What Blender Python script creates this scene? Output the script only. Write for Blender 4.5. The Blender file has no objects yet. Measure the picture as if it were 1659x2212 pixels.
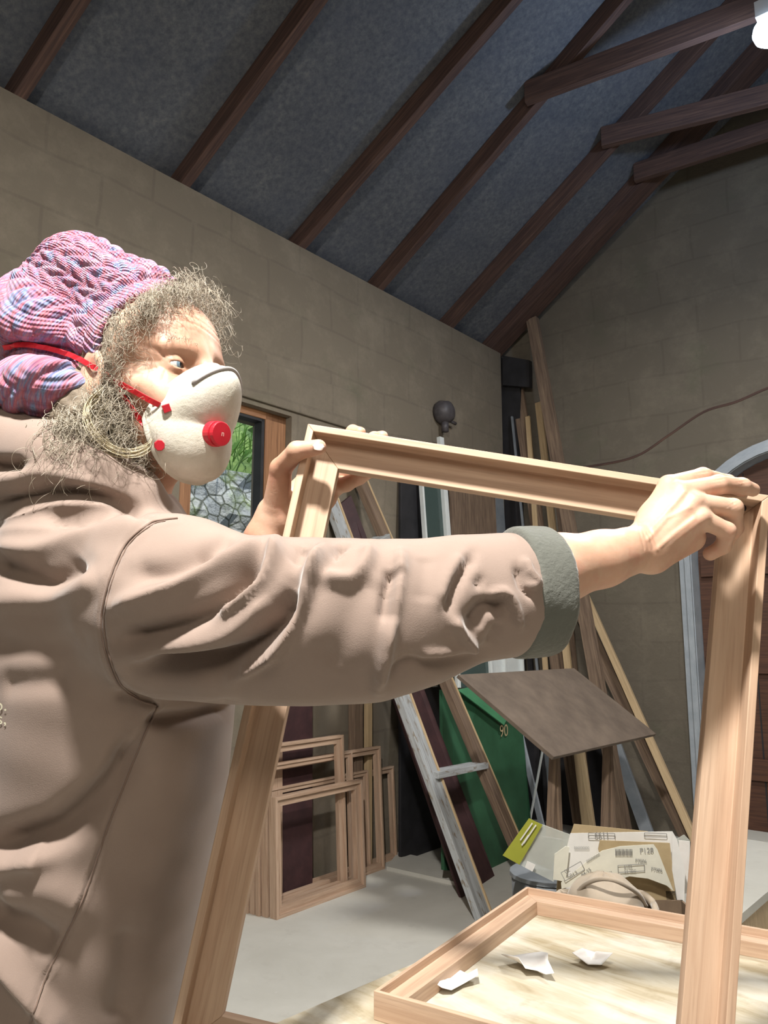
import bpy, bmesh, math, random
import numpy as np
from mathutils import Vector, Matrix
from mathutils.bvhtree import BVHTree
random.seed(7); RNG=np.random.default_rng(7)
SC=bpy.context.scene; COL=SC.collection
# ------------------------------------------------------------------ camera
F_PX=1700.; CX,CY=829.5,1106.; EYE=1.25
TH=math.atan(274/1700.); cT,sT=math.cos(TH),math.sin(TH)
cam=bpy.data.cameras.new('camera'); cam.sensor_fit='VERTICAL'; cam.sensor_height=24.
cam.lens=24.*F_PX/2212.; cam.clip_start=.05; cam.clip_end=100
cam_ob=bpy.data.objects.new('camera',cam); COL.objects.link(cam_ob)
cam_ob.location=(0,0,EYE); cam_ob.rotation_euler=(math.pi/2+TH,0,0); SC.camera=cam_ob
cam.dof.use_dof=False
# ------------------------------------------------------------------ light
SC.view_settings.view_transform='Standard'; SC.view_settings.look='None'
SC.view_settings.gamma=1; SC.view_settings.exposure=0.32
wd=bpy.data.worlds.new('sky'); SC.world=wd; wd.use_nodes=True
bg=wd.node_tree.nodes['Background']; bg.inputs[0].default_value=(.75,.86,1,1); bg.inputs[1].default_value=2.2
def light(name,kind,loc,energy,color,target=None,size=.2,size_y=None,spread=None):
    l=bpy.data.lights.new(name,kind); l.energy=energy; l.color=color
    if kind=='AREA':
        l.size=size
        if size_y: l.shape='RECTANGLE'; l.size_y=size_y
        if spread: l.spread=spread
    elif kind=='SUN': l.angle=size
    else: l.shadow_soft_size=size
    o=bpy.data.objects.new(name,l); COL.objects.link(o); o.location=loc
    if target is not None: o.rotation_euler=(Vector(target)-Vector(loc)).to_track_quat('-Z','Y').to_euler()
    return o
light('sun_light','SUN',(0,0,9),3.2,(1,.95,.85),target=(-2.2,1.8,0.),size=.03)
LAMPS=[((-.22,.10,2.95),96,(1,.955,.90),.13,(.10,1.0,1.0)),   # over the bench, near the camera
       ((1.62,2.75,3.60),64,(1.,.965,.91),.5,(1.3,2.75,0.)),      # cold tube further in (glare at the frame's edge)
       ((.05,-1.5,2.75),21,(1,.89,.74),.8,(0,1.2,.9))]  # warm fill added behind the camera to brighten frame and torso
for i,(lo,en,co,sz,tg) in enumerate(LAMPS):
    light('lamp_light',"AREA",lo,en,co,target=tg,size=sz)
# ------------------------------------------------------------------ geometry of the place
def ray(px,py):
    x=px-CX;y=-(py-CY); return np.array([x,F_PX*cT-y*sT,F_PX*sT+y*cT])/F_PX
O0=np.array([0,0,EYE])
def W(px,py,d): return O0+ray(px,py)*d
def onpl(px,py,n,o):
    r=ray(px,py); n=np.asarray(n,float); return O0+r*((o-n@O0)/(n@r))
def Zp(px,py,z): return onpl(px,py,(0,0,1),z)
def projv(P):
    Q=np.asarray(P,float)-O0; d=Q[...,1]*cT+Q[...,2]*sT; u=-Q[...,1]*sT+Q[...,2]*cT
    return np.stack([CX+F_PX*Q[...,0]/d,CY-F_PX*u/d],-1),d
dL=np.array([.6327,.7744,0.]); nL=np.array([.7744,-.6327,0.]); UP=np.array([0,0,1.])
def G(n,s,z=0.): return nL*n+dL*s+UP*z          # room coordinates: n out of left wall, s along it
WN=-3.05; WS=5.3; WH=3.48; PH=math.radians(33)
# ------------------------------------------------------------------ materials
def nt(name):
    m=bpy.data.materials.new(name); m.use_nodes=True; t=m.node_tree; b=t.nodes['Principled BSDF']; return m,t,b
def N(t,kind,**kw):
    n=t.nodes.new(kind)
    for k,v in kw.items():
        if isinstance(k,str) and hasattr(n,k): setattr(n,k,v)
    return n
def coords(t,attr,scale):
    if attr: a=N(t,'ShaderNodeAttribute'); a.attribute_name=attr; src=a.outputs['Vector']
    else: a=N(t,'ShaderNodeTexCoord'); src=a.outputs['Object']
    mp=N(t,'ShaderNodeMapping'); mp.inputs['Scale'].default_value=scale; t.links.new(src,mp.inputs[0]); return mp.outputs[0]
def ramp(t,fac,stops):
    r=N(t,'ShaderNodeValToRGB'); e=r.color_ramp.elements
    while len(e)<len(stops): e.new(.5)
    for q,(p,c) in zip(e,stops): q.position=p; q.color=(*c,1)
    t.links.new(fac,r.inputs[0]); return r.outputs[0]
def noise(t,vec,scale,detail=6,rough=.6,dist=0):
    n=N(t,'ShaderNodeTexNoise'); n.inputs['Scale'].default_value=scale; n.inputs['Detail'].default_value=detail
    n.inputs['Roughness'].default_value=rough; n.inputs['Distortion'].default_value=dist
    t.links.new(vec,n.inputs['Vector']); return n.outputs['Fac']
def mix(t,a,b,fac,mode='MIX'):
    n=N(t,'ShaderNodeMix'); n.data_type='RGBA'; n.blend_type=mode
    for s,v in ((6,a),(7,b)):
        if isinstance(v,tuple): n.inputs[s].default_value=(*v,1)
        else: t.links.new(v,n.inputs[s])
    if isinstance(fac,(int,float)): n.inputs[0].default_value=fac
    else: t.links.new(fac,n.inputs[0])
    return n.outputs[2]
def bump(t,b,h,strength,dist=.01):
    n=N(t,'ShaderNodeBump'); n.inputs['Strength'].default_value=strength; n.inputs['Distance'].default_value=dist
    t.links.new(h,n.inputs['Height'])
    if b.inputs['Normal'].links: t.links.new(b.inputs['Normal'].links[0].from_socket,n.inputs['Normal'])
    t.links.new(n.outputs[0],b.inputs['Normal'])
def mat_noise(name,c1,c2,scale=8.,rough=.8,bs=.2,bscale=60.,attr=None,stretch=(1,1,1),sss=0,lo=.35,hi=.68,metal=0,bd=.004):
    m,t,b=nt(name); v=coords(t,attr,stretch)
    f=noise(t,v,scale); t.links.new(ramp(t,f,[(lo,c1),(hi,c2)]),b.inputs['Base Color'])
    b.inputs['Roughness'].default_value=rough; b.inputs['Metallic'].default_value=metal
    if bs: bump(t,b,noise(t,v,bscale,4),bs,bd)
    if sss:
        b.inputs['Subsurface Weight'].default_value=sss; b.inputs['Subsurface Radius'].default_value=(.012,.005,.003); b.inputs['Subsurface Scale'].default_value=.6
    return m
def mat_wood(name,c1,c2,c3,rough=.55,gs=1.,spots=None):
    m,t,b=nt(name); v=coords(t,'gc',(1.6*gs,38*gs,38*gs))
    f=noise(t,v,2.2,5,.6,.6); v2=coords(t,'gc',(5,160,160)); f2=noise(t,v2,1.5,3)
    c=ramp(t,f,[(.3,c1),(.5,c2),(.72,c3)])
    c=mix(t,c,tuple(x*.72 for x in c1),ramp(t,f2,[(.52,(0,0,0)),(.75,(.55,.55,.55))]))
    v3=coords(t,'gc',(1.3,6,6)); c=mix(t,c,c1,ramp(t,noise(t,v3,2.),[(.5,(0,0,0)),(.75,(.6,.6,.6))]))
    if spots: c=mix(t,c,spots,ramp(t,noise(t,coords(t,'gc',(9,30,30)),1.6,4),[(.56,(0,0,0)),(.66,(1,1,1))]))
    t.links.new(c,b.inputs['Base Color']); b.inputs['Roughness'].default_value=rough
    bump(t,b,f2,.12,.001); return m
MT={}
MT['cedar']=mat_wood('cedar_wood',(.42,.275,.185),(.515,.36,.25),(.59,.43,.31))
MT['pine']=mat_wood('pine_wood',(.42,.30,.17),(.52,.38,.22),(.60,.46,.28))
MT['frame_old']=mat_wood('stacked_frame_wood',(.38,.25,.17),(.50,.35,.25),(.58,.43,.32))
MT['rafter']=mat_wood('rafter_wood',(.05,.028,.024),(.085,.046,.036),(.15,.085,.06),.8)
MT['brownwood']=mat_wood('aged_brown_wood',(.10,.065,.045),(.19,.13,.09),(.27,.19,.125),.8)
MT['greywood']=mat_wood('weathered_paint_wood',(.24,.24,.235),(.40,.42,.43),(.50,.53,.55),.7,.6,(.20,.16,.11))
MT['jamb']=mat_wood('window_wood',(.20,.09,.04),(.33,.16,.075),(.42,.22,.11),.5)
MT['doorwood']=mat_wood('door_boards',(.045,.018,.010),(.085,.034,.018),(.12,.05,.026),.6)
MT['maroon']=mat_noise('maroon_paint',(.035,.014,.016),(.06,.024,.026),12,.7,.1)
MT['green']=mat_noise('green_paint',(.018,.075,.035),(.03,.11,.055),6,.55,.05)
MT['greenlit']=mat_noise('lit_green_edge',(.06,.22,.11),(.08,.28,.14),6,.5,.05)  # board green made lighter, the light on its corner put into colour
MT['white']=mat_noise('white_paint',(.62,.66,.66),(.72,.75,.74),9,.5,.05)
MT['greytrim']=mat_noise('grey_painted_trim',(.30,.34,.38),(.40,.44,.48),10,.5,.1,attr='gc')
MT['black']=mat_noise('black_filler',(.012,.012,.014),(.025,.024,.028),9,.6,.05)
MT['darkmetal']=mat_noise('dark_metal',(.05,.045,.05),(.09,.08,.085),20,.5,.05)
MT['greypipe']=mat_noise('grey_plastic',(.16,.18,.20),(.22,.24,.26),10,.5,.03)
MT['floor']=None
def mat_block(name,c1,c2,cm,u,v):
    m,t,b=nt(name); vec=coords(t,'gc',(1,1,1))
    wv=N(t,'ShaderNodeTexNoise'); wv.inputs['Scale'].default_value=1.6; t.links.new(vec,wv.inputs['Vector'])
    wm=N(t,'ShaderNodeMix'); wm.data_type='VECTOR'; wm.inputs[0].default_value=.09
    t.links.new(vec,wm.inputs[4]); t.links.new(wv.outputs['Color'],wm.inputs[5])
    br=N(t,'ShaderNodeTexBrick'); br.inputs['Scale'].default_value=1; br.inputs['Brick Width'].default_value=u; br.inputs['Row Height'].default_value=v
    br.inputs['Mortar Size'].default_value=.010; br.inputs['Mortar Smooth'].default_value=.6
    br.inputs['Color1'].default_value=(*c1,1); br.inputs['Color2'].default_value=(*c2,1); br.inputs['Mortar'].default_value=(*cm,1)
    t.links.new(wm.outputs[1],br.inputs['Vector'])
    f=noise(t,vec,1.3,7,.65,.3); c=mix(t,br.outputs['Color'],(.80,.80,.76),ramp(t,f,[(.3,(0,0,0)),(.75,(.34,.34,.34))]),'MULTIPLY')
    c=mix(t,c,tuple(x*.86 for x in c1),.55)
    c=mix(t,c,(.09,.105,.06),ramp(t,noise(t,vec,2.7,5),[(.56,(0,0,0)),(.8,(.5,.5,.5))]))
    c=mix(t,c,tuple(x*1.35 for x in c2),ramp(t,noise(t,vec,3.2,8,.75),[(.48,(0,0,0)),(.70,(.55,.55,.55))]))
    t.links.new(c,b.inputs['Base Color']); b.inputs['Roughness'].default_value=.95
    bump(t,b,noise(t,vec,26,8,.7),.35,.01); bump(t,b,br.outputs['Fac'],-.45,.012); bump(t,b,f,.5,.03)
    return m
MT['block']=mat_block('concrete_block_wall',(.195,.163,.122),(.215,.182,.137),(.155,.13,.10),.46,.235)
MT['gable']=mat_block('rendered_gable_wall',(.150,.128,.098),(.165,.142,.108),(.125,.106,.082),.46,.235)
def mat_floor():
    m,t,b=nt('concrete_floor'); v=coords(t,None,(1,1,1))
    c=ramp(t,noise(t,v,2.2,6,.6,.4),[(.3,(.50,.49,.44)),(.7,(.61,.60,.55))])
    c=mix(t,c,(.62,.61,.58),ramp(t,noise(t,v,34,2,.5),[(.70,(0,0,0)),(.78,(.8,.8,.8))]))
    c=mix(t,c,(.40,.38,.34),ramp(t,noise(t,v,7,6,.7),[(.56,(0,0,0)),(.75,(.4,.4,.4))]))
    t.links.new(c,b.inputs['Base Color']); b.inputs['Roughness'].default_value=.75; bump(t,b,noise(t,v,70,5),.15,.003); return m
MT['floor']=mat_floor()
def mat_ceiling():
    m,t,b=nt('ceiling_boards'); v=coords(t,None,(1,1,1))
    c=ramp(t,noise(t,v,34,7,.75),[(.36,(.080,.088,.105)),(.50,(.115,.125,.142)),(.68,(.18,.18,.185))])
    c=mix(t,c,(.075,.085,.115),ramp(t,noise(t,v,3.5,4),[(.4,(0,0,0)),(.7,(.5,.5,.5))]))
    t.links.new(c,b.inputs['Base Color']); b.inputs['Roughness'].default_value=.95; bump(t,b,noise(t,v,60,6,.7),.25,.005); return m
MT['ceiling']=mat_ceiling()
def mat_ply():
    m,t,b=nt('plywood_top'); v=coords(t,'gc',(1.2,7,7))
    c=ramp(t,noise(t,v,2.4,6,.6,1.2),[(.32,(.31,.245,.14)),(.46,(.46,.40,.285)),(.62,(.56,.52,.42))])
    v2=coords(t,'gc',(1,1,1))
    c=mix(t,c,(.24,.18,.09),ramp(t,noise(t,v2,13,5,.6),[(.57,(0,0,0)),(.72,(.7,.7,.7))]))
    c=mix(t,c,(.66,.64,.58),ramp(t,noise(t,v2,5.5,4,.6),[(.50,(0,0,0)),(.72,(.75,.75,.75))]))
    t.links.new(c,b.inputs['Base Color']); b.inputs['Roughness'].default_value=.6; return m
MT['ply']=mat_ply()
def mat_skin(name,k=.80):
    m,t,b=nt(name); v=coords(t,None,(1,1,1))
    c=ramp(t,noise(t,v,16,5,.6),[(.32,(.60*k,.335*k,.225*k)),(.55,(.68*k,.42*k,.295*k)),(.72,(.74*k,.50*k,.37*k))])
    c=mix(t,c,(.66*k,.27*k,.20*k),ramp(t,noise(t,v,38,3),[(.54,(0,0,0)),(.75,(.45,.45,.45))]))
    t.links.new(c,b.inputs['Base Color']); b.inputs['Roughness'].default_value=.52
    b.inputs['Subsurface Weight'].default_value=.25; b.inputs['Subsurface Radius'].default_value=(.012,.004,.002); b.inputs['Subsurface Scale'].default_value=.5
    bump(t,b,noise(t,v,260,4),.18,.001); bump(t,b,noise(t,v,70,3),.15,.002); return m
MT['skin']=mat_skin('skin')
def mat_fabric(name,c1,c2,fine=900,bs=.25):
    m,t,b=nt(name); v=coords(t,None,(1,1,1))
    t.links.new(ramp(t,noise(t,v,5,5),[(.3,c1),(.7,c2)]),b.inputs['Base Color']); b.inputs['Roughness'].default_value=.95
    try: b.inputs['Sheen Weight'].default_value=.35; b.inputs['Sheen Roughness'].default_value=.4
    except Exception: pass
    bump(t,b,noise(t,v,fine,3),bs,.001); return m
MT['hoodie']=mat_fabric('taupe_hoodie_fabric',(.225,.168,.138),(.275,.208,.172))
MT['fleece']=mat_fabric('grey_green_fleece',(.075,.08,.068),(.14,.145,.125),260,1.0)
MT['trousers']=mat_fabric('dark_trousers',(.03,.032,.04),(.05,.05,.06))
MT['seam']=mat_fabric('seam_thread',(.17,.115,.09),(.20,.14,.11))
MT['print']=mat_noise('cream_print',(.70,.66,.50),(.75,.72,.56),40,.8,0)
def mat_knit():
    m,t,b=nt('space_dyed_knit'); v=coords(t,'gc',(26,60,16))
    f=noise(t,v,1.,3,.6,.4)
    c=ramp(t,f,[(.30,(.07,.07,.16)),(.38,(.17,.23,.38)),(.45,(.24,.10,.19)),(.51,(.38,.10,.13)),(.57,(.22,.15,.25)),(.64,(.42,.22,.27)),(.73,(.17,.19,.34))])
    v2=coords(t,'gc',(90,420,1)); c=mix(t,c,(.45,.18,.21),ramp(t,noise(t,v2,1.,2),[(.5,(0,0,0)),(.62,(.55,.55,.55))]))
    v4=coords(t,'gc',(70,380,3)); c=mix(t,c,(.30,.38,.58),ramp(t,noise(t,v4,1.3,2),[(.55,(0,0,0)),(.68,(.5,.5,.5))]))
    t.links.new(c,b.inputs['Base Color']); b.inputs['Roughness'].default_value=.95
    try: b.inputs['Sheen Weight'].default_value=.12
    except Exception: pass
    v3=coords(t,'gc',(1,1,1)); w=N(t,'ShaderNodeTexWave'); w.inputs['Scale'].default_value=78; w.bands_direction='X'; w.inputs['Distortion'].default_value=.6
    t.links.new(v3,w.inputs['Vector']); bump(t,b,w.outputs['Fac'],.55,.0022)
    w2=N(t,'ShaderNodeTexWave'); w2.inputs['Scale'].default_value=120; w2.bands_direction='Y'; w2.inputs['Distortion'].default_value=2
    t.links.new(v3,w2.inputs['Vector']); bump(t,b,w2.outputs['Fac'],.35,.0012); return m
MT['knit']=mat_knit()
def mat_plain(name,c,rough=.5,metal=0,emit=None,es=0,trans=0,alpha=1,ior=1.45,spec=None):
    m,t,b=nt(name); v=coords(t,None,(1,1,1))
    if not trans: t.links.new(ramp(t,noise(t,v,30,3),[(.3,tuple(x*.93 for x in c)),(.7,c)]),b.inputs['Base Color'])
    else: b.inputs['Base Color'].default_value=(*c,1)
    b.inputs['Roughness'].default_value=rough; b.inputs['Metallic'].default_value=metal; b.inputs['Transmission Weight'].default_value=trans
    b.inputs['IOR'].default_value=ior; b.inputs['Alpha'].default_value=alpha
    if emit: b.inputs['Emission Color'].default_value=(*emit,1); b.inputs['Emission Strength'].default_value=es
    return m
MT['red']=mat_plain('red_elastic',(.62,.02,.03),.5); MT['redplastic']=mat_plain('red_plastic',(.50,.015,.03),.45); MT['boarddark']=mat_noise('stained_plywood',(.11,.082,.062),(.165,.125,.095),9,.8,.1)
MT['nail']=mat_plain('finger_nail',(.85,.68,.60),.25); MT['eyewhite']=mat_plain('eye_white',(.62,.56,.53),.2)
MT['iris']=mat_plain('blue_grey_iris',(.16,.23,.28),.2); MT['pupil']=mat_plain('pupil',(.01,.01,.01),.1)
MT['steel']=mat_plain('grey_nose_clip',(.34,.32,.31),.5,.2)
MT['paper']=mat_plain('white_paper',(.86,.85,.82),.7); MT['ink']=mat_plain('grey_print',(.25,.25,.24),.7)
MT['label']=mat_plain('cream_label_sheet',(.80,.79,.68),.6); MT['card']=mat_noise('cardboard',(.42,.32,.18),(.50,.39,.23),14,.85,.1)
MT['boxcard']=mat_noise('brown_box_card',(.17,.12,.08),(.24,.17,.11),14,.85,.1)
MT['lime']=mat_plain('lime_header_card',(.36,.38,.05),.5); MT['plastic']=mat_plain('clear_plastic_bag',(.75,.78,.72),.18,0,None,0,0,.42)
MT['canvas']=mat_fabric('beige_canvas',(.40,.33,.25),(.50,.42,.33),600)
MT['petal']=mat_noise('pale_wood_shaving',(.78,.74,.70),(.86,.84,.81),20,.7,.1)
MT['glass']=mat_plain('window_glass',(1,1,1),.02,0,None,0,1.,1,1.02)
MT['tealglass']=mat_plain('teal_glass',(.055,.085,.08),.12,0)
MT['shoe']=mat_plain('shoe_leather',(.06,.04,.03),.5)
MT['lampbody']=mat_plain('white_lamp_body',(.7,.72,.75),.4); MT['tube']=mat_plain('lit_tube',(1,1,1),.3,0,(.62,.80,1.),14)
MT['hair']=mat_noise('grey_blonde_hair',(.17,.14,.10),(.56,.51,.41),60,.4,0,lo=.3,hi=.7)
MT['hairblonde']=mat_noise('blonde_hair',(.55,.47,.30),(.72,.65,.48),60,.4,0)
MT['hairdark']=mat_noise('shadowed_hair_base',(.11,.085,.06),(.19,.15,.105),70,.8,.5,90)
def mat_mask():
    m,t,b=nt('mask_felt'); v=coords(t,None,(1,1,1))
    t.links.new(ramp(t,noise(t,v,30,4),[(.3,(.49,.46,.38)),(.7,(.59,.56,.49))]),b.inputs['Base Color']); b.inputs['Roughness'].default_value=.9
    b.inputs['Subsurface Weight'].default_value=.15; b.inputs['Subsurface Radius'].default_value=(.006,.005,.004)
    bump(t,b,noise(t,v,160,5,.7),.5,.0015); return m
MT['mask']=mat_mask()
def mat_stonewall():
    m,t,b=nt('rubble_stone'); v=coords(t,'gc',(1,1,1))
    vo=N(t,'ShaderNodeTexVoronoi'); vo.inputs['Scale'].default_value=9; t.links.new(v,vo.inputs['Vector'])
    ve=N(t,'ShaderNodeTexVoronoi'); ve.feature='DISTANCE_TO_EDGE'; ve.inputs['Scale'].default_value=9; t.links.new(v,ve.inputs['Vector'])
    c=mix(t,(.30,.33,.35),(.52,.54,.53),vo.outputs['Color']); c=mix(t,c,(.10,.11,.09),ramp(t,ve.outputs['Distance'],[(.02,(1,1,1)),(.08,(0,0,0))]))
    c=mix(t,c,(.20,.28,.08),ramp(t,noise(t,v,5,5),[(.5,(0,0,0)),(.7,(.8,.8,.8))]))
    t.links.new(c,b.inputs['Base Color']); b.inputs['Roughness'].default_value=.9; bump(t,b,noise(t,v,20,6),.6,.03); return m
MT['stone']=mat_stonewall()
MT['bank']=mat_noise('grassy_earth',(.05,.10,.025),(.14,.22,.05),5,.9,.5,20)
MT['grass']=mat_noise('grass_blade',(.10,.24,.05),(.30,.45,.12),6,.6,0)
# ------------------------------------------------------------------ object helpers
def tagp(o,label=None,cat=None,group=None,kind=None):
    if label: o['label']=label
    if cat: o['category']=cat
    if group: o['group']=group
    if kind: o['kind']=kind
    return o
def thing(name,loc,label=None,cat=None,group=None,kind=None):
    o=bpy.data.objects.new(name,None); o.empty_display_size=.05; COL.objects.link(o); o.location=tuple(loc)
    return tagp(o,label,cat,group,kind)
def origin_of(o):
    p=np.zeros(3)
    while o is not None: p=p+np.array(o.location); o=o.parent
    return p
def obj(name,V,Fc,mat,parent=None,gc=None,smooth=False,label=None,bevel=0,mats=None,midx=None):
    V=np.asarray(V,float); 
    if parent is not None: org=origin_of(parent); loc=np.zeros(3)
    else:
        org=V.mean(0); org[2]=V[:,2].min(); loc=org
    me=bpy.data.meshes.new(name)
    if isinstance(Fc,np.ndarray):
        Vl=(V-org).astype(np.float32); n=len(Fc); k=Fc.shape[1]
        me.vertices.add(len(Vl)); me.vertices.foreach_set('co',Vl.ravel())
        me.loops.add(n*k); me.loops.foreach_set('vertex_index',Fc.astype(np.int32).ravel())
        me.polygons.add(n); me.polygons.foreach_set('loop_start',np.arange(0,n*k,k,dtype=np.int32))
        me.update(calc_edges=True); me.validate()
    else: me.from_pydata([tuple(v) for v in V-org],[],[tuple(f) for f in Fc]); me.update()
    if gc is not None:
        a=me.attributes.new('gc','FLOAT_VECTOR','POINT'); a.data.foreach_set('vector',np.asarray(gc,np.float32).ravel())
    for mm in ([mat] if mats is None else mats): me.materials.append(MT[mm] if isinstance(mm,str) else mm)
    if midx is not None: me.polygons.foreach_set('material_index',np.asarray(midx,np.int32))
    if smooth: me.polygons.foreach_set('use_smooth',np.ones(len(me.polygons),bool))
    o=bpy.data.objects.new(name,me); COL.objects.link(o)
    if parent is not None: o.parent=parent
    else: o.location=tuple(loc)
    if label: o['label']=label
    if bevel:
        bv=o.modifiers.new('bevel','BEVEL'); bv.width=bevel; bv.segments=2; bv.limit_method='ANGLE'
    return o
def nz(v): v=np.asarray(v,float); return v/np.linalg.norm(v)
BOXF=[(0,1,2,3),(7,6,5,4),(0,4,5,1),(1,5,6,2),(2,6,7,3),(3,7,4,0)]
def bar_geo(P0,P1,w,t,side=None,off=(0,0)):
    """box from P0 to P1; w along 'side', t along the third axis; gc runs along the length"""
    P0=np.asarray(P0,float);P1=np.asarray(P1,float); a=nz(P1-P0)
    s=np.asarray(side if side is not None else (UP if abs(a[2])<.9 else nL),float); s=nz(s-a*(a@s)); n=np.cross(a,s)
    V=[];g=[];L=np.linalg.norm(P1-P0); r=RNG.uniform(0,9,3)
    for (e,P) in ((0,P0),(L,P1)):
        for (x,y) in ((-1,-1),(1,-1),(1,1),(-1,1)):
            V.append(P+s*(x*w/2+off[0])+n*(y*t/2+off[1])); g.append(np.array([e,x*w/2,y*t/2])+r)
    return np.array(V),[(3,2,1,0),(4,5,6,7),(0,1,5,4),(1,2,6,5),(2,3,7,6),(3,0,4,7)],np.array(g)
def bar(name,P0,P1,w,t,mat,parent=None,side=None,off=(0,0),bevel=.0015,label=None):
    V,Fc,g=bar_geo(P0,P1,w,t,side,off); return obj(name,V,Fc,mat,parent,g,bevel=bevel,label=label)
def merge(parts):
    V=[];Fc=[];g=[];k=0
    for p in parts:
        V.append(p[0]); Fc+= [tuple(i+k for i in f) for f in p[1]]; k+=len(p[0]); g.append(p[2] if len(p)>2 and p[2] is not None else p[0])
    return np.concatenate(V),Fc,np.concatenate(g)
def tube_geo(P,R,ns=8,flat=None,cap=True):
    """tube along points; flat=(dir,k): squash thickness along dir"""
    P=np.asarray(P,float); n=len(P); R=np.broadcast_to(np.asarray(R,float),(n,))
    T=np.gradient(P,axis=0); T/= np.linalg.norm(T,axis=1,keepdims=True)+1e-12
    ref=np.array([.3,.2,.93]); u=np.cross(T[0],ref); u/=np.linalg.norm(u); V=[];g=[];L=0
    for i in range(n):
        u=u-T[i]*(u@T[i]); u/=np.linalg.norm(u)+1e-12; v=np.cross(T[i],u)
        if i: L+=np.linalg.norm(P[i]-P[i-1])
        for k in range(ns):
            a=2*math.pi*k/ns; d=u*math.cos(a)+v*math.sin(a)
            V.append(P[i]+d*R[i]); g.append((L,math.cos(a)*R[i],math.sin(a)*R[i]))
    Fc=[(i*ns+k,i*ns+(k+1)%ns,(i+1)*ns+(k+1)%ns,(i+1)*ns+k) for i in range(n-1) for k in range(ns)]
    if cap: Fc+=[tuple(range(ns-1,-1,-1)),tuple((n-1)*ns+k for k in range(ns))]
    return np.array(V),Fc,np.array(g)
def smooth_path(P,n=12):
    P=np.asarray(P,float); out=[]
    Q=np.vstack([2*P[0]-P[1],P,2*P[-1]-P[-2]])
    for i in range(1,len(Q)-2):
        for j in range(n):
            t=j/n; a,b,c,d=Q[i-1],Q[i],Q[i+1],Q[i+2]
            out.append(.5*((2*b)+(-a+c)*t+(2*a-5*b+4*c-d)*t*t+(-a+3*b-3*c+d)*t**3))
    out.append(P[-1]); return np.array(out)
def slab(poly,nrm,th,gcax=None):
    """extrude a planar polygon (list of 3D points) by th along nrm"""
    P=np.asarray(poly,float); n=len(P); nn=nz(nrm)*th; V=np.vstack([P,P+nn])
    Fc=[tuple(range(n-1,-1,-1)),tuple(range(n,2*n))]+[(i,(i+1)%n,n+(i+1)%n,n+i) for i in range(n)]
    a=nz(P[1]-P[0]); b=np.cross(nz(nrm),a); r=RNG.uniform(0,5,3)
    g=np.stack([(V-P[0])@a,(V-P[0])@b,(V-P[0])@nz(nrm)],-1)+r
    return V,Fc,g
# ================================================================== the room
SMIN,NMAX=-3.6,3.25
def wallgrid(name,ax0,us,vs,hole,thick,mat,ucoord,swap=False):
    """wall as a grid of slabs with a rectangular hole; us,vs breakpoints"""
    parts=[]
    for i in range(len(us)-1):
        for j in range(len(vs)-1):
            if (i,j) in hole: continue
            P=[ax0(us[i],vs[j]),ax0(us[i+1],vs[j]),ax0(us[i+1],vs[j+1]),ax0(us[i],vs[j+1])]
            V,Fc,g=slab(P,ucoord[0],ucoord[1]); uvw=np.array([(us[i],vs[j]),(us[i+1],vs[j]),(us[i+1],vs[j+1]),(us[i],vs[j+1])]*2)
            g=np.column_stack([uvw,np.repeat([0,thick],4)]); parts.append((V,Fc,g))
    V,Fc,g=merge(parts); o=obj(name,V,Fc,mat,None,g); o['kind']='structure'; return o
w0,w1,wz0,wz1=2.21,2.93,1.02,2.46
wallgrid('wall_left',lambda s,z:G(WN,s,z),[SMIN,w0,w1,5.19],[0,wz0,wz1,WH],{(1,1)},.32,'block',(-nL,.32))
# recess behind the end of the left wall, its shade put in as black
V,Fc,g=slab([G(WN-.75,5.19,0),G(WN-.75,5.3,0),G(WN-.75,5.3,WH),G(WN-.75,5.19,WH)],-nL,.1); o=obj('wall_recess',V,Fc,'black',None,g); o['kind']='structure'
# gable wall with arched doorway
AC,AR,AZ=-1.045,.66,1.77
def arch_pts(r,base=0.,k=28): 
    return [(AC-r,base)]+[(AC+r*math.cos(a),AZ+r*math.sin(a)) for a in np.linspace(math.pi,0,k)]+[(AC+r,base)]
RG=.105/math.cos(PH)+.004
RZ=lambda n: RG+(WH+(n-WN)*math.tan(PH) if n<0.07 else WH+(0.07-WN)*math.tan(PH)-(n-.07)*math.tan(PH))
ar=arch_pts(AR+.02)
outl=[(-3.8,0)]+ar+[(NMAX,0),(NMAX,RZ(NMAX)),(.07,RZ(.07)),(WN,RZ(WN)),(-3.8,WH)]
V,Fc,g=slab([G(n,WS,z) for n,z in outl],dL,.35)
uv=np.array(outl+outl); g=np.column_stack([uv,np.repeat([0,.35],len(outl))]); 
o=obj('wall_end',V,Fc,'gable',None,g); o['kind']='structure'
bmx=bmesh.new(); bmx.from_mesh(o.data); bmesh.ops.triangulate(bmx,faces=[f for f in bmx.faces if len(f.verts)>4],ngon_method='EAR_CLIP'); bmx.to_mesh(o.data); bmx.free()
for nm,P in (('wall_right',[G(NMAX,SMIN,0),G(NMAX,WS,0),G(NMAX,WS,WH),G(NMAX,SMIN,WH)]),('wall_back',[G(WN-.3,SMIN,0),G(NMAX,SMIN,0),G(NMAX,SMIN,RZ(NMAX)),G(.07,SMIN,RZ(.07)),G(WN-.3,SMIN,WH)])):
    V,Fc,g=slab(P,nL if nm=='wall_right' else -dL,.3); o=obj(nm,V,Fc,'block',None,g); o['kind']='structure'
V,Fc,g=slab([G(WN-.6,SMIN,0),G(NMAX+.3,SMIN,0),G(NMAX+.3,WS+.4,0),G(WN-.6,WS+.4,0)],-UP,.15); o=obj('floor',V,Fc,'floor',None,g); o['kind']='structure'
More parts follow.
